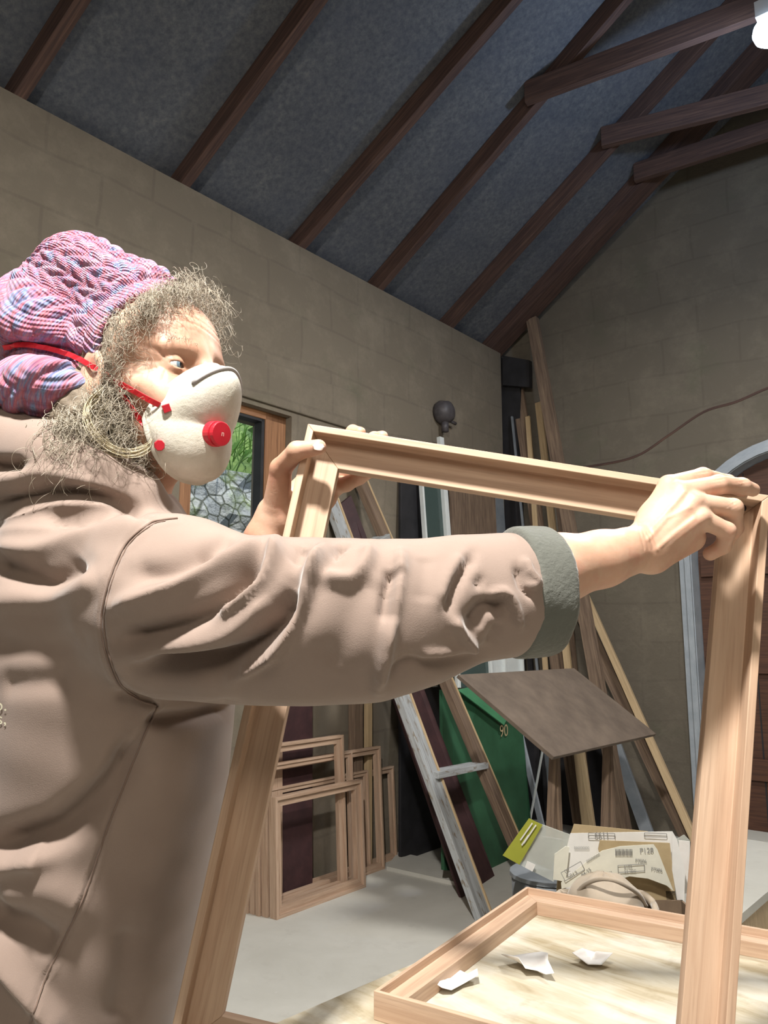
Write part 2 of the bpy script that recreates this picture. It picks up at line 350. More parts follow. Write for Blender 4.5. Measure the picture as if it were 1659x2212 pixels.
# roof lining, two slopes
rn=np.array([0,0,1.])
cn=WN-1.0; parts=[slab([G(cn,SMIN-.3,RZ(cn)),G(.07,SMIN-.3,RZ(.07)),G(.07,WS+.5,RZ(.07)),G(cn,WS+.5,RZ(cn))],rn,.06),
 slab([G(.07,SMIN-.3,RZ(.07)),G(NMAX+.4,SMIN-.3,RZ(NMAX+.4)),G(NMAX+.4,WS+.5,RZ(NMAX+.4)),G(.07,WS+.5,RZ(.07))],rn,.06)]
V,Fc,g=merge(parts); o=obj('ceiling',V,Fc,'ceiling',None,g); o['kind']='structure'
rpn=np.cross(dL,nL*math.cos(PH)+UP*math.sin(PH)); rpn=nz(rpn); rpn=rpn if rpn[2]<0 else -rpn
rpo=rpn@G(WN,0,WH)
def roofpt(px,py): return onpl(px,py,rpn,rpo)
# rafters: each given by the line where its side face meets its underside
RAFT=[((43,181),(159,0),'first rafter at top left corner, with a pale orange lit underside','r'),
 ((419,357),(670,14),'second dark rafter from the left, meeting the wall above the knitted hat','r'),
 ((655,520),(1106,0),'third rafter from the left, reddish brown, running to the top edge middle','r'),
 ((835,600),(1184,192),'fourth rafter from the left with a branching collar beam','r'),
 ((987,686),(1339,297),'fifth rafter, narrow and reddish, next to last before the gable wall','r'),
 ((1090,722),(1412,368),'last dark rafter running along the top of the gable wall','r')]
RW,RD=.055,.105
tieS=[]; TIE2={3:(1550,55),4:(1467,261),5:(1540,325)}
for i,(a,b,lab,k) in enumerate(RAFT):
    lowo=rpo   # plane of rafter soffit (rpn points down)
    A=onpl(*a,rpn,lowo); B=onpl(*b,rpn,lowo); d=nz(B-A)
    s0,n0=A@dL,A@nL; ext=(.07-n0)/(d@nL)
    P0=A-d*(.35 if i<5 else .6); P1=A+d*ext
    sd=nz(np.cross(d,rpn)); sd=sd if sd@dL>0 else -sd
    V,Fc,g=bar_geo(P0-rpn*RD/2,P1-rpn*RD/2,RW if i<5 else .17,RD,sd,((RW if i<5 else .17)/2,0)); o=obj('rafter',V,Fc,'rafter',None,g,bevel=.003); tagp(o,lab,'rafter','roof rafters')
    tieS.append((A,d))
for i,px in ((3,(1184,192)),(4,(1345,292)),(5,(1412,366))):
    A,d=tieS[i]; q=onpl(*px,rpn,rpo); q2=onpl(*TIE2[i],UP,q[2]); dd_=nz(q2-q); P0=q-dd_*.12-dL*.025; P0[2]=q[2]-.0; P1=P0+dd_*3.1
    o=bar('collar_beam',P0+dL*.0,P1,.13,.045,'rafter',None,UP,bevel=.003)
    tagp(o,{3:'collar beam branching right from the fourth rafter, nearest the bright glare',4:'middle collar beam joined to the fifth rafter',5:'farthest collar beam crossing in front of the gable wall'}[i],'beam','roof collar beams')
o=bar('wall_plate',G(WN-.21,SMIN,WH+.035),G(WN-.21,5.19,WH+.035),.07,.2,'rafter',None,UP); o['kind']='structure'; o.name='trim_1'
# window in the left wall: thing = window_1 with frame and panes
wp=WN-.09
win=thing('window_1',G(wp,(w0+w1)/2,wz0),kind='structure')
fr=.052
for P0,P1,wd in ((G(wp,w1-.075,wz0),G(wp,w1-.075,wz1),.15),(G(wp,w0+.05,wz0),G(wp,w0+.05,wz1),.10),(G(wp,w0,wz1-.02),G(wp,w1,wz1-.02),.045),(G(wp,w0,wz0+.03),G(wp,w1,wz0+.03),.06)):
    bar('window_frame',P0,P1,wd,.09,'jamb',win,side=(dL if abs((P1-P0)[2])>.5 else UP),bevel=.003)
for s_,wd_ in ((2.768,.020),(2.305,.016)):
    bar('window_gasket',G(wp+.01,s_,wz0+.05),G(wp+.01,s_,wz1-.04),wd_,.06,'black',win,side=dL)
bar('window_gasket',G(wp+.01,w0+.1,wz1-.05),G(wp+.01,2.77,wz1-.05),.016,.06,'black',win,side=UP)
V,Fc,g=slab([G(wp-.02,w0+.04,wz0+.03),G(wp-.02,2.77,wz0+.03),G(wp-.02,2.77,wz1-.04),G(wp-.02,w0+.04,wz1-.04)],-nL,.005); obj('window_pane',V,Fc,'glass',win,g)
# lintel band above the window (slightly proud concrete)
V,Fc,g=slab([G(WN,2.30,2.485),G(WN,3.46,2.485),G(WN,3.46,2.72),G(WN,2.30,2.72)],nL,.018); o=obj('trim_2',V,Fc,'block',None,np.column_stack([(V@dL),V[:,2],np.zeros(len(V))]),bevel=.008); o['kind']='structure'
# garden beyond the window
def rough_sheet(c00,du,dv,nu,nv,nrm,amp,seed):
    r=np.random.default_rng(seed); c00=np.array(c00,float)
    A=r.normal(0,1,(nu+1,nv+1)); 
    for _ in range(1): A=(A+np.roll(A,1,0)+np.roll(A,1,1)+np.roll(A,-1,0))/2.5
    V=[];g=[]
    for i in range(nu+1):
        for j in range(nv+1):
            V.append(c00+du*(i/nu)+dv*(j/nv)+nrm*amp*A[i,j]); g.append((i/nu*np.linalg.norm(du),j/nv*np.linalg.norm(dv),0))
    Fc=[(i*(nv+1)+j,(i+1)*(nv+1)+j,(i+1)*(nv+1)+j+1,i*(nv+1)+j+1) for i in range(nu) for j in range(nv)]
    return np.array(V),Fc,np.array(g)
SWZ=onpl(480,1012,nL,-4.68)[2]
V,Fc,g=rough_sheet(G(-4.35,.4,0),dL*6.4,UP*SWZ+(-nL)*.35,60,22,nL,.03,3); o=obj('stone_wall',V,Fc,'stone',None,g); tagp(o,'rubble stone retaining wall seen through the window, below the grass','wall')
V,Fc,g=rough_sheet(G(-4.74,.4,SWZ-.03),dL*6.4,UP*2.6+(-nL)*1.9,40,24,nL,.05,4); o=obj('grass_bank',V,Fc,'bank',None,g); tagp(o,'green grassy bank above the stone wall outside the window','bank')
parts=[]; r=np.random.default_rng(11)
for k in range(2600):
    s=r.uniform(1.2,6.4); q=r.uniform(0,1)**1.3; P=G(-4.72-1.9*q,s,SWZ-.07+2.6*q); h=r.uniform(.12,.34); ln=r.normal(0,.12,2); tip=P+UP*h*r.uniform(.3,1)+dL*ln[0]+nL*(abs(ln[1])+.05); mid=(P+tip)/2+UP*.05; w=dL*.008
    parts.append((np.array([P-w,P+w,mid+w*.7,tip,mid-w*.7]),[(0,1,2,3,4)],None))
V,Fc,g=merge(parts); o=obj('bank_grass',V,Fc,'grass',None,g); tagp(o,'long green grass blades growing on the bank outside the window','grass',kind='stuff')
V,Fc,g=slab([G(-9,-4,-.02),G(WN-.34,-4,-.02),G(WN-.34,9,-.02),G(-9,9,-.02)],-UP,.1); o=obj('ground',V,Fc,'bank',None,g); o['kind']='structure'
# arched door in the gable wall
dr=thing('door_1',G(AC,WS,0),kind='structure')
pts=arch_pts(AR-.01); nb=9; 
V,Fc,g=slab([G(n,WS+.10,z) for n,z in pts],dL,.05); g=np.column_stack([V@nL,V[:,2],np.zeros(len(V))]); g[:,0]*=1; 
do=obj('door_leaf',V,Fc,'doorwood',dr,g)
for k in range(1,8):
    n=AC-AR+k*2*AR/8; zt=AZ+math.sqrt(max(0,(AR-.02)**2-(n-AC)**2))
    bar('door_batten' if k in(1,7) else 'board_joint',G(n,WS+.098,.02),G(n,WS+.098,zt),.008,.006,'black',dr,side=nL,bevel=0)
for z in (.45,1.1,1.72): bar('door_rail',G(AC-AR+.03,WS+.085,z),G(AC+AR-.03,WS+.085,z),.13,.03,'doorwood',dr,side=UP)
P=[G(n,WS+.01,z) for n,z in arch_pts(AR+.035,0,24)]; 
# trim as rectangular section swept along the arch
def sweep_arch(r0,r1,y0,y1,base,mat,name,parent):
    A=arch_pts(r0,base,26); B=arch_pts(r1,base,26); V=[];g=[]; L=0
    for i,((n0,z0),(n1,z1)) in enumerate(zip(A,B)):
        if i: L+=math.hypot(n0-A[i-1][0],z0-A[i-1][1])
        V+= [G(n0,y0,z0),G(n1,y0,z1),G(n1,y1,z1),G(n0,y1,z0)]; g+=[(L,0,0),(L,.1,0),(L,.1,.1),(L,0,.1)]
    m=len(A); Fc=[(4*i+k,4*i+(k+1)%4,4*(i+1)+(k+1)%4,4*(i+1)+k) for i in range(m-1) for k in range(4)]+[(0,1,2,3),tuple(4*(m-1)+k for k in (3,2,1,0))]
    return obj(name,V,Fc,mat,parent,g)
sweep_arch(AR-.005,AR+.075,WS-.025,WS+.12,0,'greytrim','door_surround',dr)
sweep_arch(AR+.0,AR+.035,WS-.045,WS-.02,0,'greytrim','surround_moulding',dr)
V,Fc,g=slab([G(AC-AR-.05,WS-.20,0),G(AC+AR+.05,WS-.20,0),G(AC+AR+.05,WS+.1,0),G(AC-AR-.05,WS+.1,0)],UP,.085); o=obj('trim_3',V,Fc,'floor',None,g,bevel=.01); o['kind']='structure'
# old relieving arch line over the door (dark tube standing in for its soft shadow)
L0=[onpl(*p,dL,WS) for p in ((1180,1018),(1290,1005),(1375,985),(1445,940),(1520,890),(1590,868),(1659,838),(1760,800))]
V,Fc,g=tube_geo(smooth_path([p+dL*.006 for p in L0],6),.012,6); o=obj('arch_shadow_tube',V,Fc,'rafter',None,g); o['kind']='structure'
# wall light on left wall
wl=G(WN,0,0); c=onpl(948,893,nL,WN); 
lt=thing('wall_light',c,'dark bulkhead lamp fixed on the block wall above the white framed glass','light')
Vt,Ft,gt=tube_geo([c+nL*.0,c+nL*.03,c+nL*.09,c+nL*.11],[.075,.085,.07,.04],18); obj('lamp_body',Vt*1,Ft,'darkmetal',lt,gt,smooth=True)
Vt,Ft,gt=tube_geo([c+nL*.05-UP*.07,c+nL*.05-UP*.14],[.026,.026],10); obj('cable_gland',Vt,Ft,'darkmetal',lt,gt,smooth=True)
Vt,Ft,gt=tube_geo([c+nL*.05+dL*.06-UP*.05,c+nL*.05+dL*.13-UP*.055],[.012,.012],8); obj('side_plug',Vt,Ft,'darkmetal',lt,gt,smooth=True)
# ceiling lamps, the last an added fill (bodies; the light of each sits just below)
for (lo,en,co,sz,tg),lab in zip(LAMPS,('white tube lamp hanging over the bench','white tube lamp hanging beyond the bench','added warm fill lamp hanging behind the camera')):
    lo=np.array(lo); t_=thing('ceiling_lamp',lo+UP*.06,lab,'lamp')
    bar('lamp_body',lo-dL*.5+UP*.09,lo+dL*.5+UP*.09,.12,.05,'lampbody',t_,side=nL)
    bar('hanger',lo+UP*.1,np.array([lo[0],lo[1],RZ(lo@nL)]),.012,.012,'darkmetal',t_)
# glare lamp at the frame's edge
c=W(1662,70,3.6); t_=thing('flood_lamp',c,'bright blue-white lamp hanging under the collar beams, half out of the picture','lamp')
bar('lamp_housing',c+UP*.07,c+UP*.15,.09,.09,'lampbody',t_,side=dL)
Vt,Ft,gt=tube_geo([c+UP*z for z in (.075,.06,.03,0,-.03,-.055,-.068)],[.02,.045,.065,.072,.062,.035,.004],20); obj('bulb',Vt,Ft,'tube',t_,gt,smooth=True)
bar('hanger',c+UP*.15,np.array([c[0],c[1],RZ(c@nL)]),.012,.012,'darkmetal',t_)
light('glow_bulb','POINT',tuple(c-UP*.12+nL*.02),24,(.55,.72,1.),size=.06)
# ================================================================== frames
def Lframe(name,TL,X,Y,Nf,Wd,Ht,e,D,L,T,mat,label,group=None,base=None):
    """L-section picture frame. X right, Y down, Nf front normal"""
    TL,X,Y,Nf=[np.asarray(a,float) for a in (TL,X,Y,Nf)]
    C=TL+X*Wd/2+Y*Ht/2-Nf*(D+T)/2 if base is None else np.asarray(base)
    t=thing(name,C,label,'picture frame',group)
    prof=[(0,0),(e,0),(e,D),(e+L,D),(e+L,D+T),(0,D+T)]
    cor=[(0,0,1,1),(Wd,0,-1,1),(Wd,Ht,-1,-1),(0,Ht,1,-1)]
    names=['rail','stile','rail','stile']
    for k in range(4):
        V=[];g=[]; r=RNG.uniform(0,9,3)
        for (x,y,sx,sy) in (cor[k],cor[(k+1)%4]):
            for (u,v) in prof:
                px_,py_=x+sx*u,y+sy*u; V.append(TL+X*px_+Y*py_-Nf*v)
                g.append(np.array([px_,u,v] if k%2==0 else [py_,u,v])+r)
        m=len(prof); Fc=[(i,(i+1)%m,m+(i+1)%m,m+i) for i in range(m)]+[tuple(range(m-1,-1,-1)),tuple(range(m,2*m))]
        obj(names[k],V,Fc,mat,t,g,bevel=.0008)
    return t
K=.99
TLw,TRw,BLw,BRw=[O0+K*q for q in (np.array([-.09676471,.96938086,.27004431]),np.array([.46130383,.92460406,.16918171]),np.array([-.24151204,.90258364,-.43438587]),np.array([.31655649,.85780685,-.53524847]))]
HX=nz(TRw-TLw); HY=nz((BLw-TLw)-HX*((BLw-TLw)@HX)); HN=np.cross(HX,HY); HN=HN if HN[1]<0 else -HN
HWd=np.linalg.norm(TRw-TLw); HHt=np.linalg.norm(BLw-TLw)
Lframe('picture_frame',TLw,HX,HY,HN,HWd,HHt,.009,.024,.036,.017,'cedar','large pinkish cedar frame held upright at its top corners by the person')
def HP(x,y,z=0): return TLw+HX*x+HY*y+HN*z      # held frame coordinates
# nail hole in the corner
q=HP(HWd-.022,.013,-.0238); V,Fc,g=tube_geo([q,q+HN*.0008],[.0042,.0042],12); obj('nail_hole',V,Fc,'black',[o for o in COL.objects if o.name=='picture_frame'][0],g)
# bench
TZ=.72
e0=Zp(606,2205,TZ); e1=Zp(800,2121,TZ); tx=nz(e1-e0); ty=np.array([tx[1],-tx[0],0.])  # tx away, ty right
tb=thing('workbench',np.append((e0+ty*.8)[:2],0),'plywood topped workbench under the flat cedar frame','workbench')
far=e1+tx*.335
c0=far; c1=e0-tx*.10; 
A_=Zp(807,2140,TZ+.038);B_=Zp(1137,1915,TZ+.038); u_=nz(B_-A_); tv=np.array([u_[1],-u_[0],0]); Bq=B_-u_*.012; k_=((Bq-e1)[0]*tv[1]-(Bq-e1)[1]*tv[0])/(tx[0]*tv[1]-tx[1]*tv[0]); c0=e1+tx*k_; P=[c1,c0,c0+tv*1.75,c1+tv*1.75]
V,Fc,g=slab(P,-UP,.018); g=np.stack([(V-P[0])@ty,(V-P[0])@tx,V[:,2]],-1); obj('tabletop',V,Fc,'ply',tb,g,bevel=.001)
ins=.10
for a,b in ((c1+tx*ins+tv*ins,c0-tx*ins+tv*ins),(c1+tx*ins+tv*(1.75-ins),c0-tx*ins+tv*(1.75-ins)),(c1+tx*ins+tv*ins,c1+tx*ins+tv*(1.75-ins)),(c0-tx*ins+tv*ins,c0-tx*ins+tv*(1.75-ins))):
    bar('apron',a-UP*.063,b-UP*.063,.09,.03,'pine',tb,side=UP)
for a in (c1+tx*ins+tv*ins,c1+tx*ins+tv*(1.75-ins),c0-tx*ins+tv*ins,c0-tx*ins+tv*(1.75-ins)):
    b=np.append(a[:2],0.); bar('leg',b,a-UP*.018,.07,.07,'pine',tb,side=tx)
# tray-like frame lying on the bench
zt=TZ+.038
A=Zp(807,2140,zt);B=Zp(1137,1915,zt); u=nz(B-A); v=np.array([u[1],-u[0],0]); LL=np.linalg.norm(B-A)
Lframe('picture_frame',B,v,-u,UP,.82,LL,.006,.013,.030,.025,'cedar','cedar frame lying flat on the plywood bench top, paper scraps inside it',base=(A+B)/2+v*.4-UP*.038)
# paper scraps / shavings
def leaf(name,outline,z0,curl,label,mat='petal',seed=0,th=.0008):
    pts=np.array([Zp(x,y,TZ+.002) for x,y in outline]); c=pts.mean(0); r=np.random.default_rng(seed); V=[c.copy()];
    ph=r.uniform(0,6)
    rings=5; n=len(pts)
    for k in range(1,rings+1):
        f=k/rings
        for i,p in enumerate(pts):
            q=c+(p-c)*f; q[2]=TZ+.002+z0+curl*(f**2)*(.5+.5*math.sin(ph+i*2*math.pi*2/n))+.0015*math.sin(i*2.1+k); V.append(q)
    Fc=[(0,1+i,1+(i+1)%n) for i in range(n)]+[(1+(k-1)*n+i,1+k*n+i,1+k*n+(i+1)%n,1+(k-1)*n+(i+1)%n) for k in range(1,rings) for i in range(n)]
    V=np.array(V); o=obj(name,V,Fc,mat,None,V,smooth=True); sm=o.modifiers.new('solid','SOLIDIFY'); sm.thickness=th
    tagp(o,label,'paper scrap'); return o
leaf('paper_scrap',[(1083,2080),(1110,2077),(1140,2070),(1170,2073),(1185,2090),(1185,2105),(1198,2122),(1180,2118),(1162,2108),(1135,2110),(1120,2100),(1100,2095)],.006,.016,'largest curled white scrap, leaf shaped, in the middle of the flat frame',seed=1)
leaf('paper_scrap',[(945,2147),(962,2118),(985,2098),(1010,2112),(1032,2113),(1034,2127),(1000,2134),(975,2148),(955,2150)],.004,.010,'white folded scrap lying against the left rail of the flat frame',seed=2)
leaf('paper_scrap',[(1236,2075),(1258,2072),(1265,2060),(1285,2060),(1290,2075),(1325,2082),(1300,2092),(1270,2091)],.003,.014,'small curled greyish white scrap nearest the far rail of the flat frame',seed=3)
# ================================================================== things along the left wall
def wallframe(bl,br,n0,ztop,bw,dep,mat,label,group,lean=.05,nm='picture_frame',zt_px=None):
    sl=onpl(*bl,nL,n0)@dL; sr=onpl(*br,nL,n0)@dL
    Y=nz(UP*1+(-nL)*lean); bl_=G(n0,sl,0); t=Lframe(nm,bl_+Y*ztop,dL,-Y,nz(nL+UP*lean),sr-sl,ztop,bw*.35,dep*.3,bw*.65,dep*.7,mat,label,group,base=bl_+dL*(sr-sl)/2)
    return t
GR='wooden frames stacked against the block wall'
def zat(px,py,n): return onpl(px,py,nL,n)[2]
wallframe((598,1986),(791,1916),-2.77,zat(596,1726,-2.77),.045,.045,'frame_old','front and lowest frame of the stack leaning on the wall',GR)
wallframe((577,1985),(752,1912),-2.825,zat(581,1612,-2.825),.042,.035,'frame_old','tallest of the stacked frames, right behind the front one, pale top rail',GR)
wallframe((560,1975),(770,1905),-2.865,zat(581,1655,-2.865),.03,.025,'frame_old','stacked frame with a thin pale top bar just under the tallest one',GR)
wallframe((549,1975),(832,1876),-2.90,zat(832,1612,-2.90),.038,.03,'frame_old','wide stacked frame reaching past the others to the right',GR)
wallframe((535,1972),(803,1888),-2.935,zat(803,1664,-2.935),.03,.025,'frame_old','low stacked frame with its top bar between the front and the wide frame',GR)
wallframe((515,1970),(859,1855),-2.975,zat(859,1655,-2.975),.035,.025,'frame_old','rearmost stacked frame, its right end standing farthest from the person',GR)
def leanboard(name,bl,br,n0,h,th,mat,label,cat,lean=.08,n1=None):
    sl=onpl(*bl,nL,n0)@dL; sr=onpl(*br,nL,n0)@dL; Y=UP-nL*lean
    P=[G(n0,sl,0),G(n0,sr,0),G(n0,sr,0)+Y*h,G(n0,sl,0)+Y*h]; V,Fc,g=slab(P,-nL,th); g=np.stack([V[:,2],V@dL,V@nL],-1); o=obj(name,V,Fc,mat,None,g,bevel=.002); return tagp(o,label,cat)
leanboard('maroon_board',(600,1890),(676,1870),-2.97,1.45,.02,'maroon','dark maroon painted panel leaning behind the stacked frames','panel',lean=.02)
leanboard('wooden_board',(560,1890),(612,1880),-2.95,1.40,.012,'frame_old','pinkish board leaning beside the maroon panel behind the stacked frames','board',lean=.03)
o=bar('wooden_batten',G(-2.98,onpl(795,1800,nL,-2.98)@dL,0),G(-3.03,onpl(795,1500,nL,-3.03)@dL,1.55),.04,.03,'pine',None,side=dL); tagp(o,'pale pine batten standing against the wall, right of the stacked frames','batten')
o=bar('wooden_post',G(-2.99,onpl(768,1800,nL,-2.99)@dL,0),G(-3.02,onpl(768,1500,nL,-3.02)@dL,1.5),.07,.05,'brownwood',None,side=dL); tagp(o,'dark brown post standing against the wall next to the pine batten','post')
# ladder
Lf1=Zp(1043,1982,0); Lf2=Zp(1146,1903,0); Lt1=onpl(706,1062,nL,-2.98); Lt2=onpl(776,1035,nL,-2.98)
ld=thing('ladder',(Lf1+Lf2)/2,'weathered wooden ladder leaning on the wall, pale grey painted front rail','ladder')
lx=nz(Lf2-Lf1); 
bar('side_rail',Lf1,Lt1,.105,.035,'greywood',ld,side=lx,label='grey painted side rail',bevel=.003)
bar('side_rail',Lf2,Lt2,.085,.045,'brownwood',ld,side=lx,label='bare brown side rail',bevel=.003)
bar('rail_edge',Lf1+lx*.058-nL*.0,Lt1+lx*.058,.012,.05,'pine',ld,side=lx)
bar('rail_edge',Lf2+lx*.048,Lt2+lx*.048,.014,.055,'pine',ld,side=lx)
def onrail(A,B,py):
    best=min(np.linspace(0,1,400),key=lambda t:abs(projv(A+(B-A)*t)[0][1]-py)); return A+(B-A)*best
for y1,y2 in ((1675,1652),(1400,1370),(1200,1160),(1880,1840)):
    if y1==1880: continue
    bar('rung',onrail(Lf1,Lt1,y1),onrail(Lf2,Lt2,y2),.03,.09,'greywood',ld,side=UP)
# maroon board behind the ladder
P=[Lf1-nL*.20+lx*.17,Lf2-nL*.20-lx*.04,Lt2-nL*.035-lx*.04-UP*.1,Lt1-nL*.035+lx*.09-UP*.1]; P[0][2]=P[1][2]=0
V,Fc,g=slab(P,-nL,.015); o=obj('painted_board',V,Fc,'maroon',None,g); tagp(o,'dark maroon board leaning behind the ladder, seen between its rails','board')
# thin floor slab standing in for a strip of lit floor
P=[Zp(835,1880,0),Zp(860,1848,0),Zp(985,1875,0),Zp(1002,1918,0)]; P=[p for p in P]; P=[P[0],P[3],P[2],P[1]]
V,Fc,g=slab(P,UP,.02); o=obj('lit_floor_strip',V,Fc,'floor',None,g); tagp(o,'thin floor coloured slab standing in for lit floor between stacked frames and ladder foot','lit floor strip')
# black panel in place of a shadow, and brown sheets leaning on the wall beyond the ladder
def panel_px(name,q,n0,n1,th,mat,label,cat,parent=None):
    """corner pixels TL,TR,BR,BL; bottom corners on plane n0, top on n1"""
    P=[onpl(*q[3],nL,n0),onpl(*q[2],nL,n0),onpl(*q[1],nL,n1),onpl(*q[0],nL,n1)]
    V,Fc,g=slab(P,-nL,th); g=np.stack([V[:,2],V@dL,V@nL],-1); o=obj(name,V,Fc,mat,parent,g,bevel=.002)
    if parent is None: tagp(o,label,cat)
    return o
panel_px('black_filler',[(866,1012),(915,1012),(1000,1850),(866,1850)],-2.92,-3.02,.02,'black','black panel standing in for the shadow beside the teal glass, right of the ladder','sheet')
# white framed glass
gl=thing('leaning_window',G(-2.9,onpl(960,1480,nL,-2.9)@dL,0),'tall narrow teal glass with white edges leaning on the wall beyond the ladder','window')
sA=lambda px,py,n:onpl(px,py,nL,n)
panel_px('pane',[(910,960),(952,960),(985,1480),(935,1480)],-2.88,-3.0,.008,'tealglass','','',gl)
bar('edge_strip',sA(990,1484,-2.87),sA(951,945,-2.99),.045,.03,'white',gl,side=dL)
bar('edge_strip',sA(940,1484,-2.87),sA(906,985,-2.99),.018,.03,'white',gl,side=dL)
panel_px('plywood_sheet',[(970,960),(1066,990),(1105,1850),(1000,1850)],-2.93,-3.02,.015,'brownwood','brown plywood sheet leaning on the wall beyond the teal glass','sheet')
panel_px('grey_sheet',[(1062,1005),(1083,1010),(1140,1850),(1105,1850)],-2.94,-3.03,.02,'greypipe','narrow grey board at the end of the block wall','board')
# stack of white glazed sashes
for k,(x0,x1,lab) in enumerate(((990,1062,'nearest of the white edged glass sashes above the green board'),(1066,1092,'middle white edged glass sash above the green board'),(1096,1130,'farthest white edged glass sash above the green board'))):
    sh=thing('old_window',sA((x0+x1)/2,1490,-2.62-.05*k),lab,'window','white glass sashes behind the ladder')
    n_=-2.62-.05*k; y0=1330-8*k; y1=1486-6*k
    panel_px('pane',[(x0-8,y0),(x1-8,y0),(x1,y1),(x0,y1)],n_,n_-.03,.006,'tealglass' if k==0 else 'white','','',sh)
    bar('edge_strip',sA(x0,y1,n_+.01),sA(x0-8,y0,n_-.02),.03,.02,'white',sh,side=dL)
    bar('edge_strip',sA(x1,y1,n_+.01),sA(x1-8,y0,n_-.02),.022,.02,'white',sh,side=dL)
# green board
gb=thing('green_board',np.append(sA(1060,1850,-2.5)[:2],0),'dark green painted board with a faint yellow number, leaning behind the ladder','board')
P=[sA(955,1490,-2.66),sA(1040,1500,-2.6),sA(1130,1585,-2.55),sA(1152,1830,-2.45),sA(1150,1880,-2.45),sA(960,1880,-2.45)]
V,Fc,g=slab(P,-nL,.02); obj('board',V,Fc,'green',gb,g)
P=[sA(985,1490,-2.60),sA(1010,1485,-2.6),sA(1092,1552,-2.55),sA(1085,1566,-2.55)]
V,Fc,g=slab(P,nL,.012); obj('top_edge',V,Fc,'greenlit',gb,g,label='top edge with the light on it painted in lighter green')
# ------------------------------------------------------------------ text helper
def text_geo(s):
    cu=bpy.data.curves.new('t','FONT'); cu.body=s; cu.size=1.; cu.fill_mode='FRONT'; to=bpy.data.objects.new('t',cu); COL.objects.link(to)
    bpy.context.view_layer.update(); dg=bpy.context.evaluated_depsgraph_get(); me=bpy.data.meshes.new_from_object(to.evaluated_get(dg))
    V=np.array([v.co[:] for v in me.vertices]); Fc=[tuple(p.vertices) for p in me.polygons]
    bpy.data.objects.remove(to); bpy.data.meshes.remove(me); return V,Fc
def place_text(name,s,org,ax,ay,size,mat,parent,lift=None):
    V,Fc=text_geo(s); P=np.asarray(org)+np.outer(V[:,0]*size,ax)+np.outer(V[:,1]*size,ay)
    return obj(name,P,Fc,mat,parent)
q=sA(1076,1592,-2.57)+nL*.012; place_text('printed_number','90',q,dL,UP,.10,'card',gb)
# ------------------------------------------------------------------ timbers in the corner
def stick(name,a,b,s0,s1,w,t,mat,label,cat,side=None,group=None):
    """a: pixel of a low point on plane s=s0 ; b: pixel of an upper point on plane s=s1 (leaning on the gable wall)"""
    A=onpl(*a,dL,s0); B=onpl(*b,dL,s1); d=nz(B-A); A=A-d*(A[2]/d[2]); o=bar(name,A,B,w,t,mat,None,side=nL if side is None else side,bevel=.002)
    return tagp(o,label,cat,group)
stick('timber_post',(1345,1780),(1150,690),4.72,5.16,.085,.05,'brownwood','thick brown post leaning from the floor up to the roof corner','timber')
stick('timber_plank',(1205,1440),(1118,840),5.03,5.26,.10,.025,'brownwood','tall brown plank, leftmost of those in the wall corner','timber')
stick('timber_plank',(1228,1447),(1163,870),4.97,5.21,.05,.025,'pine','tall pale olive plank in the wall corner, right of the brown one','timber')
stick('timber_plank',(1243,1447),(1186,900),5.03,5.26,.03,.02,'brownwood','thin brown strip in the wall corner between two paler timbers','timber')
stick('timber_plank',(1178,1440),(1140,900),4.97,5.21,.035,.02,'pine','narrow dusty batten in the wall corner beside the dark strips','timber')
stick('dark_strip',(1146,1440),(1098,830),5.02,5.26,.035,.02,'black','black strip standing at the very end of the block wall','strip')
stick('metal_strip',(1160,1440),(1106,900),4.96,5.20,.014,.02,'greypipe','thin grey metal strip at the end of the block wall','strip')
q_=[onpl(x_,y_,dL,5.22) for x_,y_ in ((1082,772),(1122,790),(1128,1500),(1082,1500))]; q_[2][2]=q_[3][2]=0.; V,Fc,g=slab(q_,dL,.03); o=obj('black_filler',V,Fc,'black',None,g); tagp(o,'tall black panel standing in for the dark gap in the wall corner behind the planks','sheet')  # shade of the corner gap drawn as a black panel
q_=[onpl(x_,y_,dL,5.17) for x_,y_ in ((1086,768),(1143,778),(1143,836),(1086,832))]; V,Fc,g=slab(q_,dL,.045); o=obj('dark_void_block',V,Fc,'black',None,g); tagp(o,'small black block standing in for the dark void high in the wall corner under the last rafter','box')  # black block added for the darkness of the void up here
stick('grey_pipe',(1200,1790),(1185,1560),4.72,4.78,.05,.05,'greypipe','fat grey pipe below the tilted brown board','pipe')
stick('metal_strip',(1172,1790),(1118,1560),4.55,4.62,.035,.02,'greytrim','pale blue grey strip beside the green board','strip')
stick('metal_strip',(1158,1700),(1176,1600),4.48,4.52,.012,.012,'white','thin white strip crossing in front of the grey pipe','strip')
stick('timber_batten',(1279,1776),(1240,1500),4.66,4.86,.03,.03,'pine','narrow yellowish batten under the tilted brown board','timber')
stick('timber_batten',(1493,1797),(1262,1280),4.86,5.22,.045,.035,'pine','long pale batten leaning steeply against the gable wall, right of the others','timber')
stick('timber_plank',(1478,1797),(1238,1290),4.94,5.26,.085,.02,'brownwood','dark plank leaning right behind the long pale batten','timber')
stick('timber_plank',(1395,1790),(1290,1500),4.86,5.1,.075,.03,'greypipe','short dull grey plank leaning between the thick post and the pale batten','timber')
qq=[onpl(x_,y_,dL,s_) for x_,y_,s_ in ((1125,1500,5.24),(1300,1540,5.24),(1345,1850,5.12),(1135,1850,5.12))]; V,Fc,g=slab(qq,dL,.02); o=obj('black_filler',V,Fc,'black',None,g); tagp(o,'flat black panel under the tilted brown board, behind the leaning timbers','sheet')  # plain black panel closing the space below the board
